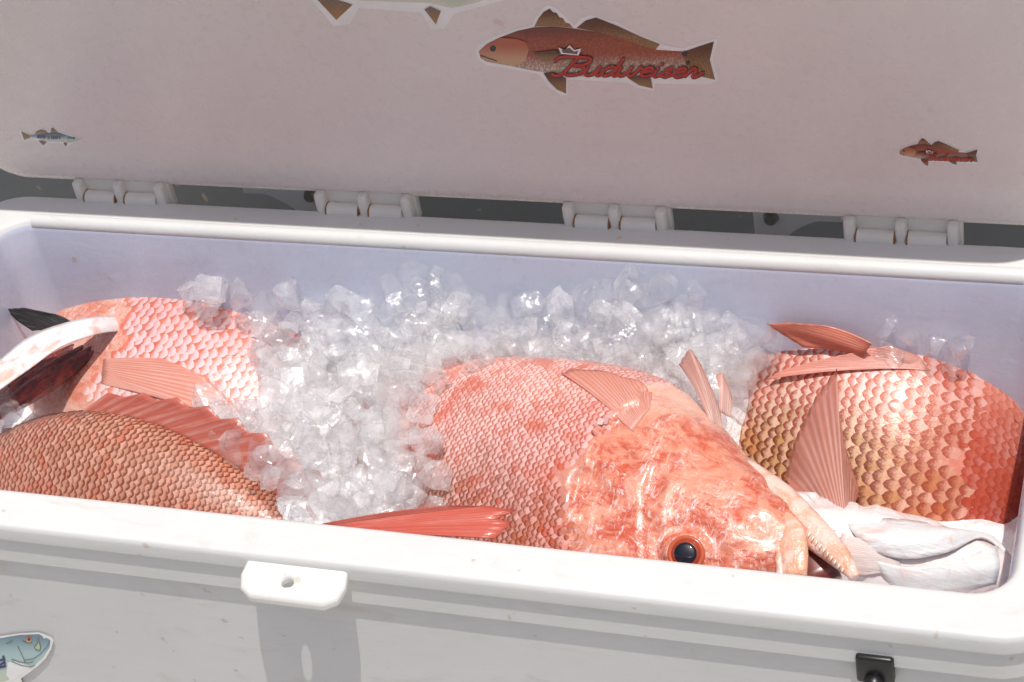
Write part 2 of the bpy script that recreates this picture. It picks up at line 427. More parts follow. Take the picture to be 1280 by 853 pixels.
        if nsep:
            sc = []
            allp = np.array([q[0] for q in pieces]); Wp = s.world(allp.reshape(-1, 3)).reshape(allp.shape)
            for i in range(len(pieces)):
                w = Wp[i]; nrm = np.cross(w[5]-w[1], w[4]-w[3]); c = w[4]; v = CAM-c; v /= np.linalg.norm(v)
                dd = c-CAM; z = dd@FW; px, py = 640+FPX*(dd@RT)/z, 426.5-FPX*(dd@UP)/z
                vis = -5 < px < 1285 and -5 < py < 858
                sc.append(abs(nrm@v) if vis and s.vis(px, py) else -1)
            sep = set(i for i in np.argsort(sc)[::-1][:nsep] if sc[i] > 0)
        for i, (pts, rv, p) in enumerate(pieces):
            if i in sep:
                B = s.bendp(np.array(pts))*s.L; c = B[4].copy()
                o = mk('scale', B-c, SF, mat, s.root, attrs={'t': ST, 'rnd': [rv]*len(SC), 'can': [p]*len(SC)}); o.location = c
                continue
            b0 = len(V); V += pts; F += [tuple(b0+j for j in f) for f in SF]; T += ST; Rn += [rv]*len(SC); Cn += [p]*len(SC)
        o = mk(name, s.bendp(np.array(V))*s.L, F, mat, s.root, attrs={'t': T, 'rnd': Rn, 'can': Cn}); o['kind'] = 'stuff'
    def vis(s, px, py): return True
    def fin(s, name, A, B, tips, mat, bulge=0., n=14, m=10, ridge=.0004, parent=None, world=True, thick=.0009, drape=None):
        """membrane with raised rays from base A-B to the tip polyline; points in world or canonical space"""
        pts = np.array([A, B]+list(tips), float)
        if not world: pts = s.bendp(pts)*s.L
        else: pts = s.loc(pts)
        return fin_mesh(name, pts[0], pts[1], pts[2:], mat, s.root, bulge, n, m, ridge, thick, (s, *drape) if drape else None)
# one scale: root, middle and rounded rear edge
SC = [(-.55, -.75, -.3), (-.55, 0, -.1), (-.55, .75, -.3), (.15, -.95, .25), (.15, 0, .75), (1.25, 0, 1.05), (.62, .92, .50), (.62, -.92, .50), (1.03, .55, .85), (1.03, -.55, .85), (.15, .95, .25)]
ST = [0, 0, 0, .35, .4, 1, .85, .85, 1, 1, .35]
SF = [(0, 1, 4, 3), (1, 2, 10, 4), (3, 4, 7), (4, 10, 6), (4, 6, 8), (4, 8, 5), (4, 5, 9), (4, 9, 7)]
def fin_mesh(name, A, B, tips, mat, parent, bulge=0., n=14, m=10, ridge=.0007, thick=.0009, drape=None):
    tips = np.array(tips, float); cols = 3*n-2
    d = np.concatenate([[0], np.cumsum(np.linalg.norm(np.diff(tips, axis=0), axis=1))]); d /= d[-1]
    nrm = np.cross(B-A+1e-9, tips.mean(0)-(A+B)/2); ln = np.linalg.norm(nrm)
    if ln < 1e-9: nrm = np.cross(tips[-1]-tips[0], tips.mean(0)-(A+B)/2); ln = np.linalg.norm(nrm)
    nrm /= ln
    V, S_, T_, F = [], [], [], []
    for i in range(cols):
        q = i/(cols-1); tp = np.array([np.interp(q, d, tips[:, k]) for k in range(3)]); bs = A+(B-A)*q
        rg = 1.0 if i % 3 == 0 else -.2
        tipn = tp+(tp-bs)*(.008*math.sin(i*12.9)+(.008 if i % 3 == 0 else -.006))
        for j in range(m+1):
            t = j/m; c = bs+(tipn-bs)*t
            c = c+nrm*(bulge*math.sin(t*math.pi*.8)+ridge*rg*(1-.4*t)+.002*bulge/.01*math.sin(q*7+t*3) if bulge else ridge*rg*(1-.4*t))
            if drape:                                        # lies on the body: follow its surface
                f = drape[0]; h = f.bvh.find_nearest(Vector(f.Rm @ c+f.t))
                c = f.loc(np.array(h[0]+h[1]*(drape[1]+drape[2]*t+.0014+ridge*rg*(1-.4*t))))
            V.append(c); S_.append(q*(n-1)); T_.append(t)
    for i in range(cols-1):
        for j in range(m):
            a = i*(m+1)+j; F.append((a, a+1, a+m+2, a+m+1))
    o = mk(name, V, F, mat, parent, attrs={'s': S_, 't': T_})
    md = o.modifiers.new('thickness', 'SOLIDIFY'); md.thickness = thick; md.offset = 0
    return o

# ---- fish materials
def m_body(name, dors, mid, bel, head1, head2, head3, belz=-.10, bmp=.36):
    t = NT(name); c = t.attr('can', 'Vector'); X, Y, Z = t.xyz(c)
    nz = t.noise(c, 22, 5, .6); zz = t.math('ADD', Z, t.math('MULTIPLY', t.math('SUBTRACT', nz, .5), .07))
    flank = t.mix(t.rng(zz, -.02, .12), mid, dors); flank = t.mix(t.rng(zz, belz-.03, belz+.05), bel, flank)
    n1 = t.noise(c, 26, 6, .65, 1.2); n2 = t.noise(t.vscale(c, (1, 1, 1.6)), 60, 5, .6, .8); n3 = t.noise(c, 11, 3, .5, .5)
    n4 = t.noise(t.vscale(c, (1, 1, 2.6)), 34, 6, .7, 2.2); n5 = t.noise(t.vscale(c, (2.2, 1, 1)), 48, 5, .7, 2.5)
    hd = t.mix(t.rng(n1, .40, .62), head1, head2); hd = t.mix(t.math('MULTIPLY', t.rng(n4, .50, .62), .7), hd, head2)
    hd = t.mix(t.math('MULTIPLY', t.rng(n5, .50, .70), t.rng(n3, .42, .58)), hd, head3); hd = t.mix(t.math('MULTIPLY', t.rng(n4, .44, .36), .6), hd, tuple(x*.72 for x in head1))
    hd = t.mix(t.math('MULTIPLY', t.rng(zz, belz+.03, belz-.03), .8), hd, bel)
    isH = t.rng(t.math('ADD', X, t.math('MULTIPLY', t.math('MULTIPLY', Z, Z), 1.6)), .30, .285)
    col = t.mix(isH, flank, hd)
    rg = t.rng(n2, .3, .7, .16, .40)
    t.set(Base_Color=col, Roughness=rg, Subsurface_Weight=.12, Specular_IOR_Level=.6, Coat_Weight=.35, Coat_Roughness=.12)
    t.b.inputs['Subsurface Radius'].default_value = (.010, .004, .003); t.b.inputs['Subsurface Scale'].default_value = .5
    h = t.math('ADD', t.math('ADD', t.math('MULTIPLY', n2, .8), t.math('MULTIPLY', n5, .3)), t.math('ADD', n1, t.math('MULTIPLY', t.noise(c, 150, 3, .5), .35)))
    t.bump(h, bmp, .004)
    return t.m
def m_scale(name, cen_d, cen_m, cen_b, edge_d, edge_m, edge_b, red=(.72, .16, .09), redamt=.6, z0=-.10, z1=.10, e0=.55, e1=.95, metal=.0, rough=.34, rvmix=.42, headred=.0):
    t = NT(name); c = t.attr('can', 'Vector'); X, Y, Z = t.xyz(c); tt = t.attr('t'); rv = t.attr('rnd')
    nz = t.noise(c, 14, 4, .6, .5); zz = t.math('ADD', Z, t.math('MULTIPLY', t.math('SUBTRACT', nz, .5), .10))
    f1 = t.rng(zz, z0, (z0+z1)/2); f2 = t.rng(zz, (z0+z1)/2, z1)
    cen = t.mix(f2, t.mix(f1, cen_b, cen_m), cen_d); edg = t.mix(f2, t.mix(f1, edge_b, edge_m), edge_d)
    pn = t.noise(c, 17, 5, .65, 1.0); cen = t.mix(t.math('MULTIPLY', t.rng(pn, .47, .63), redamt), cen, red)
    if headred: cen = t.mix(t.math('MULTIPLY', t.rng(X, .385, .305), headred), cen, red); edg = t.mix(t.math('MULTIPLY', t.rng(X, .385, .305), headred), edg, tuple(x*.8 for x in red))
    cen = t.mix(t.math('MULTIPLY', rv, rvmix), cen, tuple(min(1, x*1.25+.06) for x in cen_m))
    fine = t.noise(t.obj(), 420, 3, .6)
    te = t.math('ADD', tt, t.math('MULTIPLY', t.math('SUBTRACT', fine, .5), .5))
    col = t.mix(t.rng(te, e0, e1), cen, edg)
    t.set(Base_Color=col, Roughness=t.rng(rv, 0, 1, rough-.06, rough+.14), Metallic=metal, Specular_IOR_Level=.45, Coat_Weight=.14, Coat_Roughness=.08, Subsurface_Weight=.05)
    t.b.inputs['Subsurface Radius'].default_value = (.006, .003, .002)
    t.bump(t.math('ADD', fine, t.noise(t.obj(), 160, 2)), .25, .0015)
    return t.m
def m_fin(name, c1, c2, tip, trans=.4, alpha=.0):
    t = NT(name); s_, tt = t.attr('s'), t.attr('t'); v = t.new('ShaderNodeCombineXYZ')
    t.lk(s_, v.inputs[0]); t.lk(tt, v.inputs[1])
    n1 = t.noise(t.vscale(v.outputs[0], (3.0, 1.2, 1)), 1.7, 4, .6); n2 = t.noise(t.vscale(v.outputs[0], (9, 1.5, 1)), 1.3, 3, .6)
    w = t.math('ABSOLUTE', t.math('SUBTRACT', t.math('FRACT', t.math('ADD', s_, .5)), .5))
    col = t.mix(t.rng(w, .05, .35), c2, c1); col = t.mix(t.rng(n1, .4, .65), col, c1); col = t.mix(t.math('MULTIPLY', t.rng(tt, .45, 1), .75), col, tip)
    col = t.mix(t.math('MULTIPLY', t.rng(n2, .5, .7), .35), col, tuple(min(.9, x*.4+.5) for x in c2))
    t.set(Base_Color=col, Roughness=.28, Specular_IOR_Level=.55, Coat_Weight=.3, Coat_Roughness=.12)
    t.bump(n2, .3, .001)
    tr = t.new('ShaderNodeBsdfTranslucent'); t.lk(col, tr.inputs[0])
    mx = t.new('ShaderNodeMixShader'); mx.inputs[0].default_value = trans; t.lk(t.b.outputs[0], mx.inputs[1]); t.lk(tr.outputs[0], mx.inputs[2])
    fin = mx.outputs[0]
    if alpha:
        tp = t.new('ShaderNodeBsdfTransparent'); m2 = t.new('ShaderNodeMixShader')
        t.val(m2.inputs[0], t.math('MULTIPLY', t.rng(w, .08, .4), alpha)); t.lk(fin, m2.inputs[1]); t.lk(tp.outputs[0], m2.inputs[2]); fin = m2.outputs[0]
    t.lk(fin, t.out.inputs[0])
    return t.m
MB_C = m_body('snapper_skin_orange', (.45, .11, .06), (.62, .27, .20), (.74, .50, .40), (.57, .10, .05), (.71, .30, .20), (.79, .67, .67))
MS_C = m_scale('snapper_scales_pink', (.36, .14, .085), (.66, .44, .42), (.72, .54, .52), (.18, .04, .02), (.46, .10, .055), (.60, .18, .11), (.56, .085, .035), .8, z0=-.12, z1=.07, headred=.3)
MB_D = m_body('snapper_skin_red', (.42, .10, .05), (.66, .24, .18), (.74, .40, .32), (.46, .06, .03), (.54, .13, .08), (.62, .36, .34))
MS_D = m_scale('snapper_scales_gold', (.46, .27, .10), (.64, .45, .40), (.70, .55, .57), (.15, .032, .012), (.42, .085, .045), (.60, .15, .09), (.54, .10, .05), .30, z0=-.135, z1=.035, e0=.45, e1=.95, metal=.08, rough=.36, rvmix=.38, headred=.6)
MS_DH = m_scale('cheek_scales_red', (.40, .06, .03), (.46, .09, .05), (.60, .22, .16), (.34, .04, .02), (.40, .06, .03), (.5, .15, .1), (.62, .34, .32), .35, e0=.4, e1=1.0, rough=.32, rvmix=.1)
MB_A = m_body('snapper_skin_pale', (0.577, 0.156, 0.103), (0.670, 0.294, 0.222), (0.744, 0.536, 0.462), (0.614, 0.208, 0.137), (0.670, 0.363, 0.291), (0.744, 0.605, 0.565))
MS_A = m_scale('snapper_scales_rose', (.54, .15, .10), (.58, .16, .10), (.70, .40, .32), (.64, .40, .40), (.68, .52, .54), (.74, .58, .55), (.60, .10, .055), .5, e0=.30, e1=.85, rvmix=.25)
MB_B = m_body('snapper_skin_brown', (.34, .12, .07), (.52, .22, .15), (.72, .45, .36), (.55, .16, .08), (.6, .3, .2), (.7, .5, .45))
MS_B = m_scale('snapper_scales_brown', (0.465, 0.216, 0.137), (0.539, 0.294, 0.214), (0.614, 0.363, 0.291), (0.186, 0.043, 0.024), (0.316, 0.069, 0.036), (0.465, 0.121, 0.068), (0.577, 0.121, 0.060), .6)
MB_E = m_body('snapper_skin_white', (.62, .24, .18), (.74, .52, .48), (.80, .77, .76), (.70, .38, .32), (.78, .66, .62), (.82, .80, .80), belz=-.03, bmp=.15)
MB_K = m_body('dark_fish_skin', (.03, .035, .03), (.05, .055, .05), (.2, .2, .19), (.03, .035, .03), (.05, .06, .05), (.1, .1, .1))
MF_RED = m_fin('red_fin', (.66, .11, .07), (.72, .20, .14), (.70, .14, .09), .3)
MF_PINK = m_fin('pink_fin', (.84, .37, .28), (.88, .60, .52), (.82, .34, .25), .35, .12)
MF_PALE = m_fin('pale_fin', (.90, .62, .54), (.92, .80, .74), (.88, .54, .45), .5, .3)
MF_ORANGE = m_fin('orange_fin', (.80, .25, .15), (.86, .48, .38), (.82, .30, .20), .4)
MF_FAN = m_fin('translucent_fan_fin', (.84, .42, .32), (.88, .72, .66), (.82, .38, .29), .45, .40)
MF_DARK = m_fin('dark_fin', (.03, .035, .03), (.05, .055, .05), (.025, .028, .025), .1)
MF_BACK = m_fin('dorsal_fin_skin', (.70, .20, .14), (.78, .42, .34), (.66, .15, .10), .35, .1)
M_EYE_RED = simple('eye_ring_red', (.50, .10, .04), .15, Coat_Weight=.8, Coat_Roughness=.04)
M_IRIS = simple('iris_orange', (.34, .045, .015), .12, Coat_Weight=.8, Coat_Roughness=.03)
M_PUPIL = simple('pupil_black', (.004, .005, .012), .06, Coat_Weight=1., Coat_Roughness=.02)
M_BONE = simple('jaw_skin', (.78, .44, .32), .25, Coat_Weight=.4, Coat_Roughness=.1, Subsurface_Weight=.1)
t = NT('jaw_skin_mottled'); n1 = t.noise(t.obj(), 38, 5, .6, .8); n2 = t.noise(t.obj(), 120, 3)
t.set(Base_Color=t.mix(t.rng(n1, .42, .6), (.78, .56, .48), (.74, .38, .25)), Roughness=.28, Coat_Weight=.4, Coat_Roughness=.1, Subsurface_Weight=.1); t.bump(t.math('ADD', n1, n2), .7, .004); M_JAW = t.m
MF_MEMB = simple('gill_membrane_skin', (.72, .42, .29), .25, Coat_Weight=.4, Coat_Roughness=.1)
M_TOOTH = simple('tooth_ivory', (.80, .76, .66), .25)
M_MOUTH = simple('mouth_lining', (.16, .035, .025), .3, Coat_Weight=.5)
t = NT('gill_flesh'); n1 = t.noise(t.obj(), 70, 5, .7, .6); n2 = t.noise(t.obj(), 260, 3)
t.set(Base_Color=t.mix(t.rng(n1, .35, .7), (.07, .008, .008), (.34, .03, .025)), Roughness=.3, Coat_Weight=.5, Coat_Roughness=.1); t.bump(t.math('ADD', n1, n2), .9, .004); M_GILL = t.m

def eye(f, cx=.155, cz=.055, r=.0235):
    # centre on the flank, outward direction
    th = None
    best = min(np.linspace(-1.2, 1.2, 241), key=lambda a: abs(f.surf0(np.array(cx), np.array(a))[2]-cz))
    P = f.surf(np.array(cx), np.array(best)); e = 1e-3
    n = np.cross(f.surf0(np.array(cx), np.array(best+e))-f.surf0(np.array(cx), np.array(best)), f.surf0(np.array(cx+e), np.array(best))-f.surf0(np.array(cx), np.array(best)))
    n /= np.linalg.norm(n)
    if n[1] > 0: n = -n
    a = np.array([1., 0, 0]); a -= n*(a@n); a /= np.linalg.norm(a); b = np.cross(n, a)
    def lathe(name, prof, mat, parent):
        V, F = [], []; N = 40
        for rr, h in prof:
            for k in range(N):
                q = 2*math.pi*k/N; V.append(P+a*(rr*math.cos(q))+b*(rr*math.sin(q))+n*h)
        for i in range(len(prof)-1):
            for k in range(N): F.append((i*N+k, i*N+(k+1) % N, (i+1)*N+(k+1) % N, (i+1)*N+k))
        F.append(tuple(range((len(prof)-1)*N, len(prof)*N)))
        o = mk(name, f.bendp(np.array(V))*f.L, F, mat, parent); 
        return o
    ey = lathe('eye', [(r*1.06, -.006), (r*1.05, .0015), (r*1.01, .0032), (r*.95, .0040), (r*.86, .0036), (r*.80, .0030), (r*.76, .0025)], M_EYE_RED, f.root)
    lathe('iris', [(r*.83, .0020), (r*.80, .0040), (r*.72, .0054), (r*.60, .0062), (r*.5, .0064)], M_IRIS, ey)
    lathe('pupil', [(r*.64, .0056), (r*.62, .0066), (r*.47, .0076), (r*.27, .0082), (r*.1, .0084), (.0005, .0084)], M_PUPIL, ey)

def px_of(W):
    d = np.asarray(W)-CAM; z = d@FW; return 640+FPX*(d@RT)/z, 426.5-FPX*(d@UP)/z
def tube_path(name, pts, rad, mat, parent, loc, n=14, sub=4, flat=(1., 1.), side=None):
    """lofted tube through world points (radius per point); side = world vector of the flattened axis"""
    P = np.array(pts, float); k = np.arange(len(P)); kk = np.linspace(0, len(P)-1, (len(P)-1)*sub+1)
    P = np.stack([crom(k, P[:, i])(kk) for i in range(3)], 1); rr = crom(k, rad)(kk)
    V, F = [], []
    for i in range(len(P)):
        t = P[min(i+1, len(P)-1)]-P[max(i-1, 0)]; t /= np.linalg.norm(t)
        a = np.array(side if side is not None else (0, 0, 1.), float); a = a-t*(a@t); a /= np.linalg.norm(a); b = np.cross(t, a)
        for q in range(n):
            w = 2*math.pi*q/n; V.append(P[i]+a*(rr[i]*flat[0]*math.cos(w))+b*(rr[i]*flat[1]*math.sin(w)))
    for i in range(len(P)-1):
        for q in range(n): F.append((i*n+q, i*n+(q+1) % n, (i+1)*n+(q+1) % n, (i+1)*n+q))
    F.append(tuple(reversed(range(n)))); F.append(tuple(range((len(P)-1)*n, len(P)*n)))
    return mk(name, [loc(v) for v in V], F, mat, parent)

def fh(f, x, y, l=0.):
    for k in range(60):
        h = f.hit(x, y+k*2, l)
        if h is not None: return h
    return onZ(x, y, -.1)
# ---- fish in the middle: lies on its right side, belly to the back, mouth agape at the right
fc = Fish('snapper', .86, (-.94, .25, -.10), (-.22, -.86, -.42), (.155, -.07, .055), (-.279, .066, -.062), bend=.30, bx=.25, vb=-.26, u0=.055,
          label='big orange-red snapper with open mouth and dark eye lying against the front rim', group='red snappers on ice', jaw_open=True)
fc.body(MB_C, 230, 170); fc.scales(MS_C, .0088, raise_=.0007, jit=.10)
eye(fc, r=.0178)
NC = -fc.Rm[:, 1]                                            # outward normal of the upper flank
hp = fc.hit(955, 660)
if hp is None: hp = onZ(955, 660, -.05)
def pc(x, y, off=0.): return onP(x, y, hp+NC*off, NC)
tube_path('maxilla', [pc(972, 640, -.012), pc(984, 662, -.010), pc(990, 690, -.010), pc(992, 722, -.012)], [.005, .0130, .0145, .012], M_JAW, fc.root, fc.loc, flat=(.42, 1.), side=NC)
tube_path('upper_lip', [pc(962, 628, -.010), pc(971, 660, -.009), pc(975, 700, -.009), pc(976, 728, -.011)], [.001, .0035, .004, .004], M_JAW, fc.root, fc.loc, side=NC)
tube_path('lower_jaw', [pc(925, 585, -.030), pc(972, 625, -.026), pc(1010, 660, -.024), pc(1045, 692, -.022), pc(1070, 722, -.022)], [.012, .0165, .0150, .0110, .0045], M_JAW, fc.root, fc.loc, flat=(.62, 1.), side=NC)
for k in range(10):
    q = k/9.; c = pc(1013+42*q, 664+44*q, -.014); tp = pc(1009+42*q, 674+44*q, -.013)
    bm = bmesh.new(); dv = Vector(tp-c); bmesh.ops.create_cone(bm, cap_ends=True, segments=8, radius1=.0012, radius2=.0002, depth=.0042, matrix=dv.to_track_quat('Z', 'Y').to_matrix().to_4x4())
    o = from_bm('tooth', bm, M_TOOTH, fc.root); o.matrix_parent_inverse = Matrix.Identity(4); o.location = Vector(fc.loc((c+tp)/2)); o.rotation_mode = 'QUATERNION'; o.rotation_quaternion = fc.M.to_3x3().inverted().to_quaternion()
tube_path('mouth_lining', [pc(960, 640, -.040), pc(995, 680, -.040), pc(1018, 735, -.045)], [.012, .024, .026], M_MOUTH, fc.root, fc.loc, flat=(.5, 1.), side=NC)
fc.fin('pectoral_fin', fh(fc, 792, 540, .001), fh(fc, 812, 512, .003), [fh(fc, x, y) for x, y in ((703, 470), (716, 465), (750, 466), (785, 476), (815, 494))], MF_PINK, n=18, m=14, drape=(-.0012, .0022), thick=.0006)
b0 = fh(fc, 890, 530, -.002); b1 = fh(fc, 905, 535, -.002)
Yb = b0[1]+.05
fc.fin('pelvic_fin', b0, b1, [onY(847, 458, Yb), onY(861, 437, Yb), onY(872, 455, Yb), onY(886, 487, Yb)], MF_PALE, bulge=.004, n=9)
fc.fin('pelvic_fin', b0+np.array([0, .03, -.01]), b1+np.array([0, .03, -.01]), [onY(893, 470, Yb+.01), onY(901, 466, Yb+.01), onY(912, 492, Yb+.005)], MF_PALE, bulge=.003, n=7)
# ---- right fish
fd = Fish('snapper', .80, (-.95, .09, .07), (.05, -.72, -.55), (.32, -.09, -.07), (-.092, .358, -.112), bend=1.75, bx=.40, hb=3.6, hx=.37, head=False,
          label='snapper with large golden scales, its head bent down against the end wall', group='red snappers on ice')
fd.body(MB_D); fd.scales(MS_D, .0152, nsep=300, raise_=.0009, jit=.09)
fd.fin('pectoral_fin', fh(fd, 1163, 464, .001), fh(fd, 1150, 447, .002), [fh(fd, x, y) for x, y in ((966, 479), (980, 470), (1020, 458), (1060, 450), (1110, 440))], MF_PINK, n=14, m=14, drape=(-.001, .010), thick=.0006)
fd.fin('pelvic_fin', onY(1090, 430, .372), onY(1078, 446, .372), [onY(1030, 409, .380), onY(985, 405, .380), onY(955, 407, .380), onY(975, 419, .380), onY(1004, 436, .378)], MF_ORANGE, bulge=.004, n=10)
# ---- left rear fish
fa = Fish('snapper', .82, (.90, -.16, -.22), (.10, .80, .42), (.32, -.09, -.07), (-.965, .270, -.142), bend=1.3, bx=.42, head=False,
          label='pale rose snapper with its gill cover gaping open, under the edge of the ice', group='red snappers on ice')
fa.body(MB_A); fa.scales(MS_A, .0152, x0off=-.01, nsep=300, raise_=.0007, jit=.10)
fa.fin('pectoral_fin', fh(fa, 127, 480, .001), fh(fa, 130, 449, .002), [fh(fa, x, y) for x, y in ((225, 505), (295, 530), (309, 524), (262, 475), (205, 450))], MF_PINK, n=18, m=14, drape=(-.001, .004), thick=.0006)
# ---- left front fish
fb = Fish('snapper', .69, (.97, -.14, -.06), (.10, .52, .84), (.42, 0, .17), (-.832, .163, -.070), bend=.35, bx=.4, head=False,
          label='brownish snapper showing its back and spiny dorsal fin above the front rim', group='red snappers on ice')
fb.body(MB_B); fb.scales(MS_B, .0135, raise_=.0008, x0off=-.20, jit=.09)
def arc_fin(f, name, xs, tipf, mat, n, m, ridge=.0006, top=True):
    """fin that follows the back: base on the profile, tips from tipf(i, x)"""
    V, S_, T_, F = [], [], [], []
    for i, x in enumerate(xs):
        b = np.array([x, 0, float(f.sh['top' if top else 'bot'](x))+(-.004 if top else .004)]); tp = np.array(tipf(i, x))
        for j in range(m+1):
            t = j/m; c = b+(tp-b)*t; c[1] += (ridge if i % 2 == 0 else -ridge)/f.L*(1-.5*t)
            V.append(c); S_.append(i/2.); T_.append(t)
    for i in range(len(xs)-1):
        for j in range(m):
            a = i*(m+1)+j; F.append((a, a+1, a+m+2, a+m+1))
    o = mk(name, f.bendp(np.array(V))*f.L, F, mat, f.root, attrs={'s': S_, 't': T_})
    md = o.modifiers.new('thickness', 'SOLIDIFY'); md.thickness = .001; md.offset = 0
    return o
xs_ = np.linspace(.27, .80, 49)
def tipB(i, x):
    e = math.sin(math.pi*min(1, (i+4)/52))**.45; h = .075*e*(1.0 if i % 4 == 0 else (.88 if i % 2 else .78))
    return (x+.075*e+.3*h, -.10*h, float(SNAP['top'](min(.82, x+.045)))+h*.78)
arc_fin(fb, 'dorsal_fin', xs_, tipB, MF_BACK, 20, 6)
Zt = -.030
fb.fin('tail_fin', onZ(398, 656, Zt-.012), onZ(412, 668, Zt-.012), [onZ(560, 634, Zt), onZ(612, 634, Zt), onZ(643, 641, Zt), onZ(622, 651, Zt-.003), onZ(640, 655, Zt-.004), onZ(618, 675, Zt-.006)], MF_RED, bulge=.003, n=16)
# ---- white-bellied fish in the right front corner
fe = Fish('snapper', .66, (-.97, .02, -.12), (0, .35, -.9), (.12, -.02, -.10), (-.09, .125, -.10), bend=0,
          label='white-bellied snapper lying throat up in the right front corner of the cooler', group='red snappers on ice')
fe.body(MB_E)
fd.scales(MS_DH, .012, raise_=.0007, jit=.12, xs0=.08, x1=.30, name='cheek_scales', region=lambda P: (P[:, 0] < xop(P[:, 2])+.006) & (P[:, 2] > -.10) & (np.abs(P[:, 1]) > .015))
def ph(f, L_): return [fh(f, x, y, l) for x, y, l in L_]
bA, bB = fh(fe, 1036, 668, 0), fh(fe, 1066, 657, 0)
fe.fin('pectoral_fin', bA, bB, [fh(fe, 996, 640, .004)]+ph(fd, [(991, 600, .016), (1003, 556, .018), (1026, 512, .018), (1052, 474, .016), (1053, 525, .014), (1063, 572, .012), (1078, 617, .010)]), MF_FAN, bulge=.006, n=34, m=14, thick=.0003, ridge=.00008)
# ---- dark fish under the ice along the back wall
fk = Fish('dark_fish', .78, (-.99, .0, -.05), (0, .8, .5), (.3, 0, 0), (-.60, .335, -.178), shape=SLIM,
          label='dark olive fish buried under the ice with one fin tip showing', cat='fish')
fk.body(MB_K, 90, 60)
Yk = .335
fk.fin('tail_fin', onY(88, 402, Yk), onY(62, 416, Yk), [onY(60, 393, Yk), onY(30, 386, Yk), onY(4, 388, Yk), onY(22, 404, Yk), onY(40, 415, Yk)], MF_DARK, bulge=.003, n=10)

# throat plates and gill rays of the white-bellied fish
def later_throat():
    sheet('gill_cover', [ph(fe, [(1058, 652, -.002), (1115, 648, -.001), (1180, 640, -.001), (1235, 634, -.002), (1262, 648, -.002)]),
                         ph(fe, [(1066, 668, .003), (1122, 676, .008), (1180, 672, .009), (1232, 656, .006), (1262, 660, .0)]),
                         ph(fe, [(1084, 688, .001), (1130, 698, .005), (1182, 693, .006), (1225, 677, .004), (1259, 668, -.001)])], M_THROAT, fe.root, fe.loc, thick=.002)
    sheet('throat_plate', [ph(fe, [(1090, 700, .001), (1140, 708, .003), (1195, 700, .003), (1245, 684, .001)]),
                           ph(fe, [(1105, 718, .002), (1150, 722, .004), (1200, 716, .005), (1248, 706, .002)]),
                           ph(fe, [(1120, 735, -.001), (1160, 738, .001), (1205, 735, .001), (1245, 730, -.001)])], M_THROAT, fe.root, fe.loc, thick=.003)
    fe.fin('gill_rays', fh(fe, 1118, 690, .006), fh(fe, 1128, 712, .006), ph(fe, [(1052, 668, .006), (1046, 682, .006), (1050, 700, .006), (1066, 716, .005)]), MF_WHITE, n=20, m=8, thick=.0006, ridge=.0003, drape=(.0005, .002))
# gaping gill of the left rear fish
def sheet(name, rows, mat, parent, loc, thick=.003, sub=5):
    rows = [np.array(r, float) for r in rows]; k = np.arange(len(rows[0])); kk = np.linspace(0, len(k)-1, (len(k)-1)*sub+1)
    rr = [np.stack([crom(k, r[:, i])(kk) for i in range(3)], 1) for r in rows]
    j = np.arange(len(rr)); jj = np.linspace(0, len(rr)-1, (len(rr)-1)*sub+1)
    G = np.stack(rr, 0); G2 = np.zeros((len(jj), len(kk), 3))
    for a in range(len(kk)):
        for i in range(3): G2[:, a, i] = crom(j, G[:, a, i])(jj)
    nk = len(kk); V = [loc(v) for v in G2.reshape(-1, 3)]; F = []
    for a in range(len(jj)-1):
        for b in range(nk-1): F.append((a*nk+b, a*nk+b+1, (a+1)*nk+b+1, (a+1)*nk+b))
    o = mk(name, V, F, mat, parent); md = o.modifiers.new('thickness', 'SOLIDIFY'); md.thickness = thick; md.offset = 0
    return o
t = NT('throat_skin_white'); n1 = t.noise(t.obj(), 30, 5, .6, .8); n2 = t.noise(t.vscale(t.obj(), (1, 5, 1)), 60, 4)
t.set(Base_Color=t.mix(t.rng(n1, .5, .68), (.76, .71, .70), (.72, .50, .46)), Roughness=.36, Coat_Weight=.3, Coat_Roughness=.1, Subsurface_Weight=.15); t.bump(t.math('ADD', n1, t.math('MULTIPLY', n2, .6)), .5, .004); M_THROAT = t.m
MF_WHITE = m_fin('white_gill_rays', (.80, .66, .62), (.84, .80, .78), (.80, .60, .55), .2)
later_throat()
M_OPERC = NT('gill_cover_skin'); _n = M_OPERC.noise(M_OPERC.obj(), 40, 5, .6, .5)
M_OPERC.set(Base_Color=M_OPERC.mix(M_OPERC.rng(_n, .45, .65), (.80, .76, .76), (.78, .46, .38)), Roughness=.25, Coat_Weight=.5, Coat_Roughness=.1, Subsurface_Weight=.1); M_OPERC.bump(_n, .3, .003)
up = lambda L_, z: [onZ(x, y, z+dz) for x, y, dz in L_]
sheet('gill_cover', [up([(-30, 470, 0), (0, 450, 0), (37, 421, 0), (82, 404, 0), (125, 396, -.012), (155, 398, -.035)], -.075),
                     up([(-30, 492, 0), (0, 470, 0), (37, 442, 0), (80, 420, 0), (124, 408, -.012), (154, 406, -.035)], -.0725),
                     up([(-30, 508, 0), (0, 487, 0), (37, 461, 0), (76, 434, 0), (122, 418, -.014), (152, 414, -.035)], -.0735)], M_OPERC.m, fa.root, fa.loc, thick=.0015)
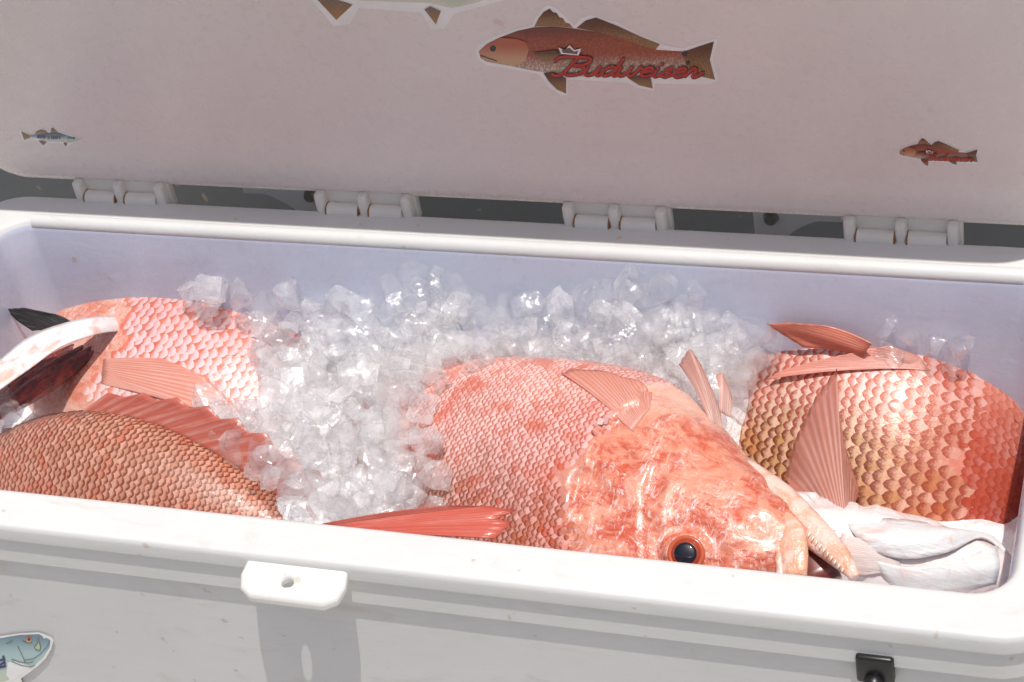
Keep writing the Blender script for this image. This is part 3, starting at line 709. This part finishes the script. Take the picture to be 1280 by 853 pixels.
for k in range(9):
    q = k/8.; w1, w2 = random.uniform(-4, 4), random.uniform(-3, 3); rad = random.uniform(.0045, .0075)
    pts = [(-70, 548-18*(1-q)), (-5+6*q, 499+16*q+w1), (36+12*q, 471+18*q+w2), (74+12*q, 446+18*q+w1), (122-4*q, 421+20*q)]
    tube_path('gill_arch', [onZ(x, y, -.122+random.uniform(-.004, .004)) for x, y in pts], [rad, rad, rad*1.25, rad*.95, rad*.5], M_GILL, fa.root, fa.loc, sub=6)
# ------------------------------------------------------------------ ice
def m_ice(name, milky):
    t = NT(name); v = t.obj(); ri = t.new('ShaderNodeObjectInfo').outputs['Random']
    vv = t.new('ShaderNodeVectorMath', operation='MULTIPLY_ADD'); t.lk(v, vv.inputs[0]); vv.inputs[1].default_value = (1, 1, 1); t.lk(t.math('MULTIPLY', ri, 37.), vv.inputs[2])
    n1 = t.noise(vv.outputs[0], 2.2, 3, .55, .5); n2 = t.noise(vv.outputs[0], 8, 3, .5)
    t.set(Base_Color=(.985, .99, 1.0), Roughness=.02, IOR=1.31, Transmission_Weight=1.0, Specular_IOR_Level=.9)
    nb = t.bump(t.math('ADD', n1, t.math('MULTIPLY', n2, .45)), .5, .003)
    df = t.new('ShaderNodeBsdfTranslucent'); df.inputs[0].default_value = (.99, .985, .985, 1)
    d2 = t.new('ShaderNodeBsdfDiffuse'); d2.inputs[0].default_value = (.985, .98, .98, 1)
    md = t.new('ShaderNodeMixShader'); md.inputs[0].default_value = .33; t.lk(d2.outputs[0], md.inputs[1]); t.lk(df.outputs[0], md.inputs[2])
    tp = t.new('ShaderNodeBsdfTransparent'); tp.inputs[0].default_value = (.995, .997, 1, 1)
    mg = t.new('ShaderNodeMixShader'); mg.inputs[0].default_value = .93; t.lk(t.b.outputs[0], mg.inputs[1]); t.lk(tp.outputs[0], mg.inputs[2])
    mx = t.new('ShaderNodeMixShader')
    t.val(mx.inputs[0], t.math('MULTIPLY', t.math('ADD', t.rng(n1, .40, .66, .30, 1), t.math('MULTIPLY', ri, .4)), milky)); t.lk(mg.outputs[0], mx.inputs[1]); t.lk(md.outputs[0], mx.inputs[2])
    gl = t.new('ShaderNodeBsdfGlossy'); gl.inputs['Roughness'].default_value = .09; t.lk(nb, gl.inputs['Normal'])
    fr = t.new('ShaderNodeFresnel'); fr.inputs[0].default_value = 1.31; t.lk(nb, fr.inputs['Normal'])
    m3 = t.new('ShaderNodeMixShader'); geo = t.new('ShaderNodeNewGeometry')
    t.lk(t.math('MULTIPLY', t.math('MINIMUM', t.math('MULTIPLY', fr.outputs[0], 2.6), .42), t.math('SUBTRACT', 1., geo.outputs['Backfacing'])), m3.inputs[0]); t.lk(mx.outputs[0], m3.inputs[1]); t.lk(gl.outputs[0], m3.inputs[2])
    t.lk(m3.outputs[0], t.out.inputs[0]); return t.m
M_ICE = m_ice('clear_ice', .09); M_ICE2 = m_ice('milky_ice', .26); M_ICE3 = m_ice('heap_ice', .24)
t = NT('packed_ice'); n1 = t.noise(t.obj(), 45, 5, .65, .4); n2 = t.noise(t.obj(), 120, 3)
t.set(Base_Color=t.mix(n1, (.90, .88, .88), (.97, .97, .97)), Roughness=.4, Subsurface_Weight=.3, Specular_IOR_Level=.4)
t.b.inputs['Subsurface Radius'].default_value = (.02, .018, .018); t.bump(t.math('ADD', n1, n2), .35, .010); M_BED = t.m
def sstep(a, b, v): q = min(1, max(0, (v-a)/(b-a))); return q*q*(3-2*q)
def heap(x, y):
    g = lambda cx, c_y, s, a: a*math.exp(-((x-cx)**2+(y-c_y)**2)/(2*s*s))
    z = -.100+.030*(1-sstep(.05, .22, y))
    z += g(-.615, .37, .05, .058)+g(-.365, .375, .055, .072)+g(-.50, .36, .06, .020)+g(-.68, .24, .08, .030)+g(-.66, .10, .07, .012)
    z -= .03*sstep(-.32, -.22, x)*sstep(.25, .3, y)
    return z
def variant(seed):
    rs = random.Random(seed); bm = bmesh.new(); bmesh.ops.create_cube(bm, size=1.0)
    bmesh.ops.subdivide_edges(bm, edges=list(bm.edges), cuts=5, use_grid_fill=True)
    off = Vector((rs.random()*50, rs.random()*50, rs.random()*50)); st = Vector((rs.uniform(.8, 1.25), rs.uniform(.75, 1.1), rs.uniform(.7, 1.0)))
    cuts = [(Vector((rs.gauss(0, 1), rs.gauss(0, 1), rs.gauss(0, 1))).normalized(), rs.uniform(.30, .46)) for _ in range(8)]
    dent = Vector((0, 0, 1)) if rs.random() < .6 else None
    for v in bm.verts:
        p = v.co.copy(); q = p.normalized()*.58; p = p.lerp(q, .34)
        for nn_, dd in cuts:
            s_ = p.dot(nn_)-dd
            if s_ > 0: p -= nn_*s_*.97
        if dent is not None and p.z > 0: p.z -= .22*math.exp(-(p.x**2+p.y**2)/.05)
        p += p.normalized()*(.06*noise.noise(p*2.3+off)+.025*noise.noise(p*5.5+off))
        v.co = Vector((p.x*st.x, p.y*st.y, p.z*st.z))
    me = bpy.data.meshes.new('ice_piece'); bm.to_mesh(me); bm.free(); me.polygons.foreach_set('use_smooth', [True]*len(me.polygons))
    bm = bmesh.new(); bm.from_mesh(me)
    for e in bm.edges:
        if len(e.link_faces) == 2 and e.calc_face_angle(0) > R(26): e.smooth = False
    bm.to_mesh(me); bm.free(); return me
VAR = []
for k in range(14):
    me = variant(k+3); m2 = me.copy(); me.materials.append(M_ICE); m2.materials.append(M_ICE2); VAR.append((me, m2))
def inside(poly, x, y):
    c = False; n = len(poly)
    for i in range(n):
        (xa, ya), (xb, yb) = poly[i], poly[(i+1) % n]
        if (ya > y) != (yb > y) and x < (xb-xa)*(y-ya)/(yb-ya)+xa: c = not c
    return c
ICE_MAIN = [(235, 362), (300, 360), (345, 366), (420, 372), (470, 368), (500, 352), (545, 343), (580, 365), (610, 375), (650, 372), (690, 390), (740, 362), (790, 355), (850, 336), (872, 365), (900, 395), (950, 412), (985, 428), (960, 445), (905, 492), (880, 505), (850, 472), (790, 470), (700, 466), (640, 474), (570, 490), (548, 512), (562, 560), (568, 605), (540, 640), (450, 648), (410, 642), (360, 615), (322, 590), (286, 562), (262, 540), (248, 512), (275, 500), (325, 515), (335, 470), (315, 420), (285, 395), (240, 385)]
ICE_LEFT = [(-10, 494), (40, 488), (38, 520), (-10, 540)]
ICE_RIGHT = [(1085, 410), (1120, 408), (1205, 430), (1208, 460), (1150, 448), (1092, 434)]
FISH = [fa, fb, fc, fd, fe, fk]
def clear_of_fish(p, r):
    for it in range(4):
        moved = False
        for f in FISH:
            h = f.bvh.find_nearest(Vector(p))
            if h[0] is None: continue
            dv = Vector(p)-h[0]; sgn = dv.dot(h[1]); d = dv.length if sgn > 0 else -dv.length
            if d < r*.42:
                if d < -.03: return None
                p = np.array(Vector(p)+h[1]*(r*.5-d)); moved = True
        if not moved: break
    return p
GL = {'left': 'ice piece lodged beside the gaping gill', 'right': 'ice piece resting behind the golden-scaled snapper'}
GG = {'left': 'ice pieces beside the gill', 'right': 'ice pieces behind the right fish'}
cand = []
def place(poly, key, n, rmin, rmax, hz, spacing, zoff=(0, 0)):
    xs = [q[0] for q in poly]; ys = [q[1] for q in poly]; tries = 0; got = 0
    while got < n and tries < n*60:
        tries += 1
        px_, py_ = random.uniform(min(xs), max(xs)), random.uniform(min(ys), max(ys))
        if not inside(poly, px_, py_): continue
        # walk along the view ray to the heap surface
        d = ray(px_, py_); z = -.09; off = random.uniform(*zoff)
        for _ in range(6):
            W = CAM+d*(z-CAM[2])/d[2]; z = hz(W[0], min(W[1], .385))+off
        W = CAM+d*(z-CAM[2])/d[2]
        r = random.uniform(rmin, rmax)
        if W[1] > .388-r*.35:
            W = onY(px_, py_, .388-r*.45)
        W = clear_of_fish(W, r)
        if W is None or W[1] > .39-r*.3 or W[1] < .008+r*.4: continue
        if any((W[0]-q[0])**2+(W[1]-q[1])**2+(W[2]-q[2])**2 < (spacing*(r+q[3])*.5)**2 for q in cand): continue
        k2 = key
        if key == 'main' and W[1] > .30 and W[0] > -.72: k2 = 'back'
        cand.append((*W, r, k2)); got += 1
    return got
n1_ = place(ICE_MAIN, 'main', 160, .026, .040, heap, .60)
n2_ = place(ICE_MAIN, 'main', 90, .014, .024, heap, .56, (.006, .022))
ICE_GAP = [(560, 385), (640, 392), (700, 395), (760, 385), (860, 395), (950, 430), (900, 492), (870, 480), (840, 462), (760, 452), (640, 455), (570, 470)]
n3_ = place(ICE_GAP, 'main', 30, .018, .030, heap, .50, (.0, .012))
place(ICE_LEFT, 'left', 5, .018, .026, lambda x, y: -.10, .8); place(ICE_RIGHT, 'right', 6, .018, .026, lambda x, y: -.095, .8)
for q in ((255, 515, .034), (290, 545, .030)):
    W = fh(fa, q[0], q[1], .008); cand.append((*W, q[2], 'main'))
print('ice', n1_, n2_, len(cand))
for i, (x, y, z, r, key) in enumerate(cand[:300]):
    milk = random.random() < {'main': .72, 'back': .25}.get(key, .3)
    o = bpy.data.objects.new('ice_piece', VAR[i % len(VAR)][1 if milk else 0]); COL.objects.link(o); o.location = (x, y, z)
    o.rotation_euler = (random.uniform(0, 6.28), random.uniform(0, 6.28), random.uniform(0, 6.28)); o.scale = (r, r, r)
    size = 'large' if r > .036 else ('small' if r < .022 else 'medium'); look = 'milky' if milk else 'clear'
    if key in ('left', 'right'): lab = '%s %s %s' % (size, look, GL[key]); grp = GG[key]
    else:
        dist = sorted((f.bvh.find_nearest(Vector((x, y, z)))[3], nm) for f, nm in ((fa, 'on the flank of the pale rose snapper'), (fb, 'beside the spiny dorsal fin of the brownish snapper'), (fc, 'against the open-mouthed orange snapper'), (fd, 'beside the golden-scaled snapper')))
        if dist[0][0] < .024: where = dist[0][1]
        elif y > .30: where = 'in the peak against the back wall behind the open-mouthed snapper' if x > -.5 else 'along the back wall behind the central heap'
        elif y < .13: where = 'in the heap just behind the front rim'
        else: where = 'in the middle of the central heap'
        lab = '%s %s ice piece %s' % (size, look, where); grp = 'ice pieces '+where
    tag(o, lab, 'ice', grp)
# the rest of the loose ice, deeper in the heap
V, F = [], []; nst = 0
tmpl = [(np.array([v.co[:] for v in a.vertices]), [tuple(p.vertices) for p in a.polygons]) for a, _ in VAR]
for tr in range(4000):
    if nst >= 230: break
    px_, py_ = random.uniform(225, 985), random.uniform(345, 645)
    if not inside(ICE_MAIN, px_, py_): continue
    d = ray(px_, py_); z = -.1; off = random.uniform(-.030, -.008)
    for _ in range(5):
        W = CAM+d*(z-CAM[2])/d[2]; z = heap(W[0], min(W[1], .385))+off
    W = CAM+d*(z-CAM[2])/d[2]; r = random.uniform(.018, .034)
    if W[1] > .385-r*.4 or W[1] < .012+r*.4: continue
    W = clear_of_fish(W, r)
    if W is None or W[1] > .385-r*.4: continue
    tv, tf = tmpl[nst % len(tmpl)]; M3 = np.array(Matrix.Rotation(random.uniform(0, 6.28), 3, 'X') @ Matrix.Rotation(random.uniform(0, 6.28), 3, 'Z'))
    b0_ = len(V); V += list(tv @ M3.T*r+W); F += [tuple(b0_+q for q in f) for f in tf]; nst += 1
o = mk('loose_ice', V, F, M_ICE3); tag(o, 'loose ice pieces deeper in the heap between the fish', 'ice', kind='stuff')
# packed ice under the loose pieces and under the fish
NX, NY = 150, 60; V, F = [], []
for i in range(NX+1):
    for j in range(NY+1):
        x = X0+.012+(X1-X0-.024)*i/NX; y = .012+(D-.024)*j/NY
        px_, py_ = px_of((x, y, heap(x, y))); z = heap(x, y)-.046
        if not inside(ICE_MAIN, px_, py_): z -= .04
        z += .012*noise.noise(Vector((x*45, y*45, 0)))+.006*noise.noise(Vector((x*110, y*110, 3)))
        V.append((x, y, z))
Vn = np.array(V).reshape(NX+1, NY+1, 3)
for _ in range(2): Vn[1:-1, 1:-1, 2] = (Vn[1:-1, 1:-1, 2]*2+Vn[:-2, 1:-1, 2]+Vn[2:, 1:-1, 2]+Vn[1:-1, :-2, 2]+Vn[1:-1, 2:, 2])/6
for i in range(NX):
    for j in range(NY):
        a = i*(NY+1)+j; F.append((a, a+NY+1, a+NY+2, a+1))
o = mk('packed_ice', Vn.reshape(-1, 3), F, M_BED); tag(o, 'packed white ice filling the cooler under the fish', 'ice', kind='stuff')

# ------------------------------------------------------------------ stickers (flat print)
def m_print(name, c1, c2, c3=None, scale=300, rough=.35, net=None, axis='Z', lo=0, hi=1):
    t = NT(name); v = t.attr('uvp', 'Vector'); X, Y, Z = t.xyz(v); n = t.noise(v, 9, 4, .6)
    f = t.rng(t.math('ADD', Y, t.math('MULTIPLY', t.math('SUBTRACT', n, .5), .12)), lo, hi)
    c = t.mix(f, c1, c2)
    if c3: c = t.mix(t.rng(Y, .62, 1.0), c, c3)
    if net:
        vo = t.voro(t.vscale(v, (1, .55, 1)), net); c = t.mix(t.math('MULTIPLY', t.rng(vo, .25, .55), .55), c, tuple(x*.35 for x in c2))
    t.set(Base_Color=c, Roughness=rough); return t.m
P_WHITE = simple('sticker_white', (.88, .87, .85), .35)
P_RED = m_print('print_redfish_body', (.70, .60, .48), (.42, .10, .05), (.14, .04, .025), net=34, lo=.12, hi=.5)
P_FIN = m_print('print_redfish_fin', (.42, .24, .10), (.13, .05, .025), lo=.2, hi=.9, net=40)
P_HEAD = m_print('print_redfish_head', (.60, .36, .22), (.45, .12, .06), lo=.1, hi=.8)
P_LETTER = simple('print_red_lettering', (.45, .025, .018), .3)
P_DARK = simple('print_dark', (.03, .025, .03), .3)
P_GREY = simple('print_grey', (.14, .11, .09), .3)
P_TROUT = m_print('print_trout_body', (.66, .66, .56), (.20, .28, .34), (.07, .12, .13), lo=.25, hi=.75)
P_TFIN = m_print('print_trout_fin', (.55, .28, .08), (.28, .20, .14), lo=.1, hi=.9, net=30)
P_BLUE = simple('print_blue_lettering', (.03, .03, .16), .3)
P_TARP = m_print('print_tarpon_body', (.58, .64, .48), (.42, .58, .58), (.16, .25, .32), lo=.1, hi=.7)
P_TGREEN = simple('print_tarpon_mouth', (.50, .58, .36), .3)
P_LINE = simple('print_outline', (.12, .17, .17), .3)
def sticker(name, label, place_fn, layers):
    root = empty(name, tuple(place_fn(*layers[0][1][0], 0)), label, 'sticker'); ro = np.array(root.location)
    for k, (nm, poly, mat, kind) in enumerate(layers):
        lift = .0002+.00009*k
        if kind == 'poly':
            P2 = np.array(poly, float); mn, mxx = P2.min(0), P2.max(0)
            bm = bmesh.new(); vs_ = [bm.verts.new(place_fn(x, y, lift)-ro) for x, y in poly]
            bm.faces.new(vs_); bmesh.ops.triangulate(bm, faces=list(bm.faces))
            bm.verts.index_update()
            F_ = [tuple(v.index for v in f.verts) for f in bm.faces]; Vv = [tuple(v.co) for v in bm.verts]; bm.free()
            uv = [((x-mn[0])/(mxx[0]-mn[0]+1e-6)*((mxx[0]-mn[0])/(mxx[1]-mn[1]+1e-6)), 1-(y-mn[1])/(mxx[1]-mn[1]+1e-6), 0) for x, y in poly]
            o = mk(nm, Vv, F_, mat, root, smooth=False, attrs={'uvp': uv})
            md = o.modifiers.new('thickness', 'SOLIDIFY'); md.thickness = .00006; md.offset = 0
        else:                                                # strokes: list of polylines with a width
            V_, F_ = [], []; c = 0
            for pl in poly[1:] if isinstance(poly[0], tuple) else poly:
                for (xa, ya, *_), (xb, yb, *_) in zip(pl[:-1], pl[1:]):
                    w = kind; L_ = math.hypot(xb-xa, yb-ya)+1e-6; dx, dy = (xb-xa)/L_*w*.35, (yb-ya)/L_*w*.35; nx_, ny_ = -(yb-ya)/L_*w/2, (xb-xa)/L_*w/2
                    c += 1; lf = lift+(c % 40)*.000002; b = len(V_)
                    for px_, py_ in ((xa-dx*1.2, ya-dy*1.2), (xa-dx*.3+nx_, ya-dy*.3+ny_), (xb+dx*.3+nx_, yb+dy*.3+ny_), (xb+dx*1.2, yb+dy*1.2), (xb+dx*.3-nx_, yb+dy*.3-ny_), (xa-dx*.3-nx_, ya-dy*.3-ny_)):
                        V_.append(place_fn(px_, py_, lf)-ro)
                    F_.append((b, b+1, b+2, b+3, b+4, b+5))
            mk(nm, V_, F_, mat, root, smooth=False)
    return root
def grow(poly, d):
    P = np.array(poly, float); n = len(P); area = sum(P[i, 0]*P[(i+1) % n, 1]-P[(i+1) % n, 0]*P[i, 1] for i in range(n)); sg = 1 if area > 0 else -1; out = []
    for i in range(n):
        e1, e2 = P[i]-P[i-1], P[(i+1) % n]-P[i]; e1 /= np.linalg.norm(e1)+1e-9; e2 /= np.linalg.norm(e2)+1e-9
        nv = np.array([e1[1]+e2[1], -(e1[0]+e2[0])])*sg; nv /= max(.6, np.linalg.norm(nv)); out.append(tuple(P[i]+nv*d))
    return out
def lid_place(x, y, lift): return onP(x, y, LP+LN*lift, LN)
def disc(cx, c_y, r, ry=None, n=14): return [(cx+r*math.cos(2*math.pi*k/n), c_y+(ry or r)*math.sin(2*math.pi*k/n)) for k in range(n)]
LET = {'B': [[(-.9, 1.35), (-.75, 1.75), (-.2, 1.9), (.5, 1.85), (1.2, 1.75), (1.35, 1.35), (1.0, 1.05), (.45, .98)], [(.45, 1.85), (.25, .9), (.05, .05), (-.3, -.1), (-.6, .1)], [(.45, .98), (1.15, .85), (1.3, .4), (.95, .05), (.4, .0), (.1, .25)]],
       'u': [[(0, .9), (-.02, .3), (.2, .02), (.5, .15), (.75, .9)], [(.75, .9), (.72, .2), (.9, .02), (1.15, .25)]],
       'd': [[(.75, .8), (.4, .95), (.05, .6), (.05, .2), (.3, .0), (.6, .2), (.78, .8)], [(.85, 1.75), (.78, .8), (.75, .2), (.9, .02), (1.15, .25)]],
       'w': [[(0, .9), (-.02, .3), (.2, .02), (.5, .2), (.65, .9)], [(.65, .9), (.62, .3), (.8, .02), (1.05, .2), (1.2, .9), (1.35, .75)]],
       'e': [[(.1, .45), (.6, .6), (.6, .85), (.35, .95), (.08, .6), (.08, .2), (.35, .0), (.7, .15), (.9, .35)]],
       'i': [[(.1, .9), (.08, .2), (.25, .02), (.5, .25)], [(.16, 1.25), (.2, 1.33)]],
       's': [[(-.05, .1), (.42, 1.0), (.40, .62), (.58, .25), (.36, .0), (.06, .12)], [(.36, .0), (.8, .3)]],
       'r': [[(.0, .1), (.25, .9), (.5, .75), (.45, .2), (.6, .02), (.85, .2), (1.0, .5)]]}
def script_text(word, x, y, xh, adv, slant=.38, slope=.02):
    out = []
    for ch in word:
        a = {'B': 1.45, 'u': 1.05, 'd': 1.05, 'w': 1.4, 'e': .82, 'i': .52, 's': .75, 'r': .9}[ch]
        for pl in LET[ch]:
            P = np.array(pl); k = np.arange(len(P)); kk = np.linspace(0, len(P)-1, (len(P)-1)*3+1)
            Q = np.stack([crom(k, P[:, 0])(kk), crom(k, P[:, 1])(kk)], 1) if len(P) > 2 else P
            out.append([(x+(q[0]+slant*q[1])*xh*adv, y-q[1]*xh+slope*(q[0]*xh*adv)) for q in Q])
        x += a*xh*adv; y += slope*a*xh*adv
    return out
RF = dict(back=[(60, 250), (75, 225), (150, 180), (240, 150), (335, 125), (350, 90), (390, 40), (410, 30), (440, 42), (480, 75), (535, 130), (570, 95), (610, 75), (650, 85), (740, 115), (850, 170), (940, 205), (965, 220), (955, 240), (1060, 240), (1140, 215), (1215, 193), (1224, 200), (1204, 290), (1230, 390), (1180, 405), (925, 402), (918, 436), (850, 424), (790, 397), (560, 384), (502, 384), (500, 464), (470, 458), (418, 424), (376, 367), (360, 354), (230, 332), (110, 312), (75, 287)],
          body=[(72, 250), (110, 215), (180, 180), (260, 150), (340, 133), (430, 128), (530, 138), (640, 155), (760, 185), (870, 225), (940, 243), (1060, 250), (1085, 255), (1090, 330), (1080, 345), (900, 352), (700, 372), (540, 372), (420, 352), (340, 345), (230, 322), (110, 300), (80, 282), (95, 268)],
          d1=[(340, 131), (362, 88), (385, 60), (415, 42), (432, 60), (450, 64), (462, 84), (480, 90), (492, 110), (512, 116), (528, 136), (430, 127)], d2=[(545, 137), (590, 100), (640, 86), (740, 125), (860, 180), (950, 215), (930, 240), (870, 225), (760, 185), (640, 155)],
          tail=[(1065, 252), (1140, 226), (1212, 203), (1192, 290), (1217, 388), (1150, 372), (1080, 335)], pel=[(385, 355), (430, 350), (495, 380), (495, 455), (450, 435), (410, 395)], anal=[(795, 380), (900, 352), (915, 430), (850, 415)],
          pec=[(335, 255), (440, 243), (560, 262), (525, 292), (380, 300)], headp=[(75, 250), (112, 216), (180, 184), (255, 190), (300, 205), (315, 240), (300, 290), (262, 318), (200, 312), (110, 296), (84, 280), (98, 268)],
          crown=[(470, 262), (458, 232), (488, 244), (512, 220), (535, 244), (568, 236), (556, 270)], crown2=[(480, 257), (472, 243), (490, 251), (512, 233), (533, 251), (555, 246), (548, 264)])
def redfish(name, label, fn, text_w):
    L_ = [('backing', grow(RF['back'], 5), P_WHITE, 'poly'), ('printed_body', RF['body'], P_RED, 'poly')]
    L_ += [('printed_fin', RF[k], P_FIN, 'poly') for k in ('d1', 'd2', 'tail', 'pel', 'anal')]
    L_ += [('printed_head', RF['headp'], P_HEAD, 'poly'), ('printed_fin', RF['pec'], P_FIN, 'poly'), ('printed_eye', disc(140, 236, 15), P_DARK, 'poly'),
           ('printed_mouth', [[(82, 270), (120, 284), (158, 296)]], P_DARK, 5),
           ('tail_spot', disc(1070, 263, 13), P_DARK, 'poly'), ('tail_spot', disc(1085, 308, 9), P_DARK, 'poly'), ('crown', RF['crown'], P_WHITE, 'poly'), ('crown', RF['crown2'], P_GREY, 'poly'),
           ('lettering', script_text('Budweiser', 470, 366, 47, 1.62), P_DARK, text_w+4), ('lettering', script_text('Budweiser', 468, 364, 47, 1.62), P_LETTER, text_w)]
    return sticker(name, label, fn, L_)
redfish('fish_sticker', 'large red fish decal with red script lettering on the lid', lambda x, y, l: lid_place(580+x/3.879, y/3.879, l), 13)
def small_rf(x, y, l):
    a = R(.8); u, v = (x-60)/3.879*.333, (y-250)/3.879*.333
    return lid_place(1123+u*math.cos(a)-v*math.sin(a), 190+u*math.sin(a)+v*math.cos(a), l)
redfish('fish_sticker', 'tiny red fish decal with red lettering near the lid corner', small_rf, 15)
TR = dict(back=[(262, 248), (300, 248), (400, 303), (450, 298), (470, 258), (540, 222), (620, 237), (662, 262), (667, 212), (700, 197), (745, 225), (795, 268), (900, 306), (1010, 332), (1090, 365), (1082, 388), (1000, 409), (932, 428), (902, 474), (868, 474), (838, 424), (642, 409), (612, 460), (568, 465), (506, 388), (430, 353), (392, 353), (330, 388), (308, 384)],
          body=[(400, 310), (470, 300), (640, 280), (780, 275), (900, 315), (1010, 345), (1085, 370), (1000, 400), (930, 415), (860, 400), (640, 392), (470, 345), (410, 340)],
          tail=[(280, 260), (400, 312), (405, 345), (322, 378)], d1=[(460, 295), (480, 262), (540, 235), (610, 250), (640, 280)], d2=[(675, 278), (680, 222), (705, 212), (770, 272)],
          anal=[(515, 388), (560, 385), (625, 405), (575, 452)], pel=[(845, 420), (862, 410), (895, 425), (880, 466)], headp=[(890, 350), (950, 345), (985, 370), (960, 408), (915, 405)])
BL = {'B': [[(0, 0), (0, 1), (.5, .9), (.5, .55), (0, .5), (.55, .4), (.55, .05), (0, 0)]], 'U': [[(0, 1), (0, .1), (.3, 0), (.55, .1), (.55, 1)]], 'D': [[(0, 0), (0, 1), (.4, .9), (.55, .5), (.4, .1), (0, 0)]], ' ': [],
      'L': [[(0, 1), (0, 0), (.5, 0)]], 'I': [[(.1, 0), (.1, 1)]], 'G': [[(.55, .85), (.3, 1), (0, .6), (.1, .1), (.5, 0), (.55, .45), (.3, .45)]], 'H': [[(0, 0), (0, 1)], [(.5, 0), (.5, 1)], [(0, .5), (.5, .5)]], 'T': [[(.3, 0), (.3, 1)], [(0, 1), (.6, 1)]]}
def block_text(word, x, y, h, adv, slope=0):
    out = []
    for ch in word:
        for pl in BL[ch]: out.append([(x+p[0]*h*1.1+p[1]*h*.15, y-p[1]*h) for p in pl])
        x += h*adv*(.5 if ch in ' I' else 1); y += slope*h*adv
    return out
def trout(name, label, fn):
    L_ = [('backing', grow(TR['back'], 6), P_WHITE, 'poly'), ('printed_body', TR['body'], P_TROUT, 'poly')]
    L_ += [('printed_fin', TR[k], P_TFIN, 'poly') for k in ('tail', 'd1', 'd2', 'anal', 'pel')]
    L_ += [('printed_head', TR['headp'], P_TARP, 'poly'), ('printed_eye', disc(985, 352, 12), P_DARK, 'poly'), ('lettering', block_text('BUD LIGHT', 500, 352, 34, 1.18, .05), P_BLUE, 9)]
    return sticker(name, label, fn, L_)
trout('fish_sticker', 'tiny blue-grey trout decal with dark blue lettering near the lid corner', lambda x, y, l: lid_place(x/10.667, 140+y/10.667, l))
trout('fish_sticker', 'large pale trout decal with orange fins high on the lid', lambda x, y, l: lid_place(420+4.35*(x/10.667-53.8), 28+4.35*(140+y/10.667-183), l))
WALLP, WALLN = np.array([0, -.0402, -.1]), np.array([0, -1., .0078])
WALLN = WALLN/np.linalg.norm(WALLN)
def wall_place(x, y, l): return onP(x/10.275, 770+y/10.275, WALLP+WALLN*(l+.0006), WALLN)
TP = [('backing', [(-900, 420), (-500, 310), (0, 263), (250, 226), (500, 213), (565, 238), (655, 272), (688, 312), (658, 424), (588, 546), (484, 648), (268, 806), (300, 900), (200, 1000), (-300, 1050), (-900, 800)], P_WHITE, 'poly'),
      ('printed_body', [(-870, 440), (-500, 330), (20, 285), (250, 245), (500, 236), (545, 260), (560, 290), (600, 285), (645, 312), (640, 400), (560, 530), (420, 655), (150, 800), (-300, 1000), (-870, 780)], P_TARP, 'poly'),
      ('printed_belly', [(100, 600), (220, 580), (400, 660), (260, 770), (150, 840), (80, 760)], P_WHITE, 'poly'),
      ('printed_mouth', [(490, 290), (480, 360), (440, 400), (455, 435), (510, 450), (520, 400), (505, 340)], P_TGREEN, 'poly'),
      ('printed_eye', disc(370, 303, 42), P_HEAD, 'poly'), ('printed_eye', disc(372, 303, 18), P_DARK, 'poly'),
      ('outline', [[(495, 285), (480, 360), (440, 398), (455, 435), (512, 448), (520, 400), (500, 330)], [(150, 560), (250, 595), (360, 610), (430, 590)], [(150, 590), (280, 640), (400, 658), (450, 635)], [(225, 390), (270, 480), (320, 590)], [(320, 570), (430, 555), (520, 490), (600, 400), (640, 320)], [(80, 360), (160, 320)], [(290, 325), (360, 350), (410, 340)]], P_LINE, 9),
      ('lettering', [[(-120, 600), (60, 560)], [(-120, 690), (70, 650)], [(40, 520), (60, 620)], [(-20, 640), (40, 610)]], P_BLUE, 26)]
sticker('fish_sticker', 'silver tarpon head decal on the front wall of the cooler', wall_place, TP)
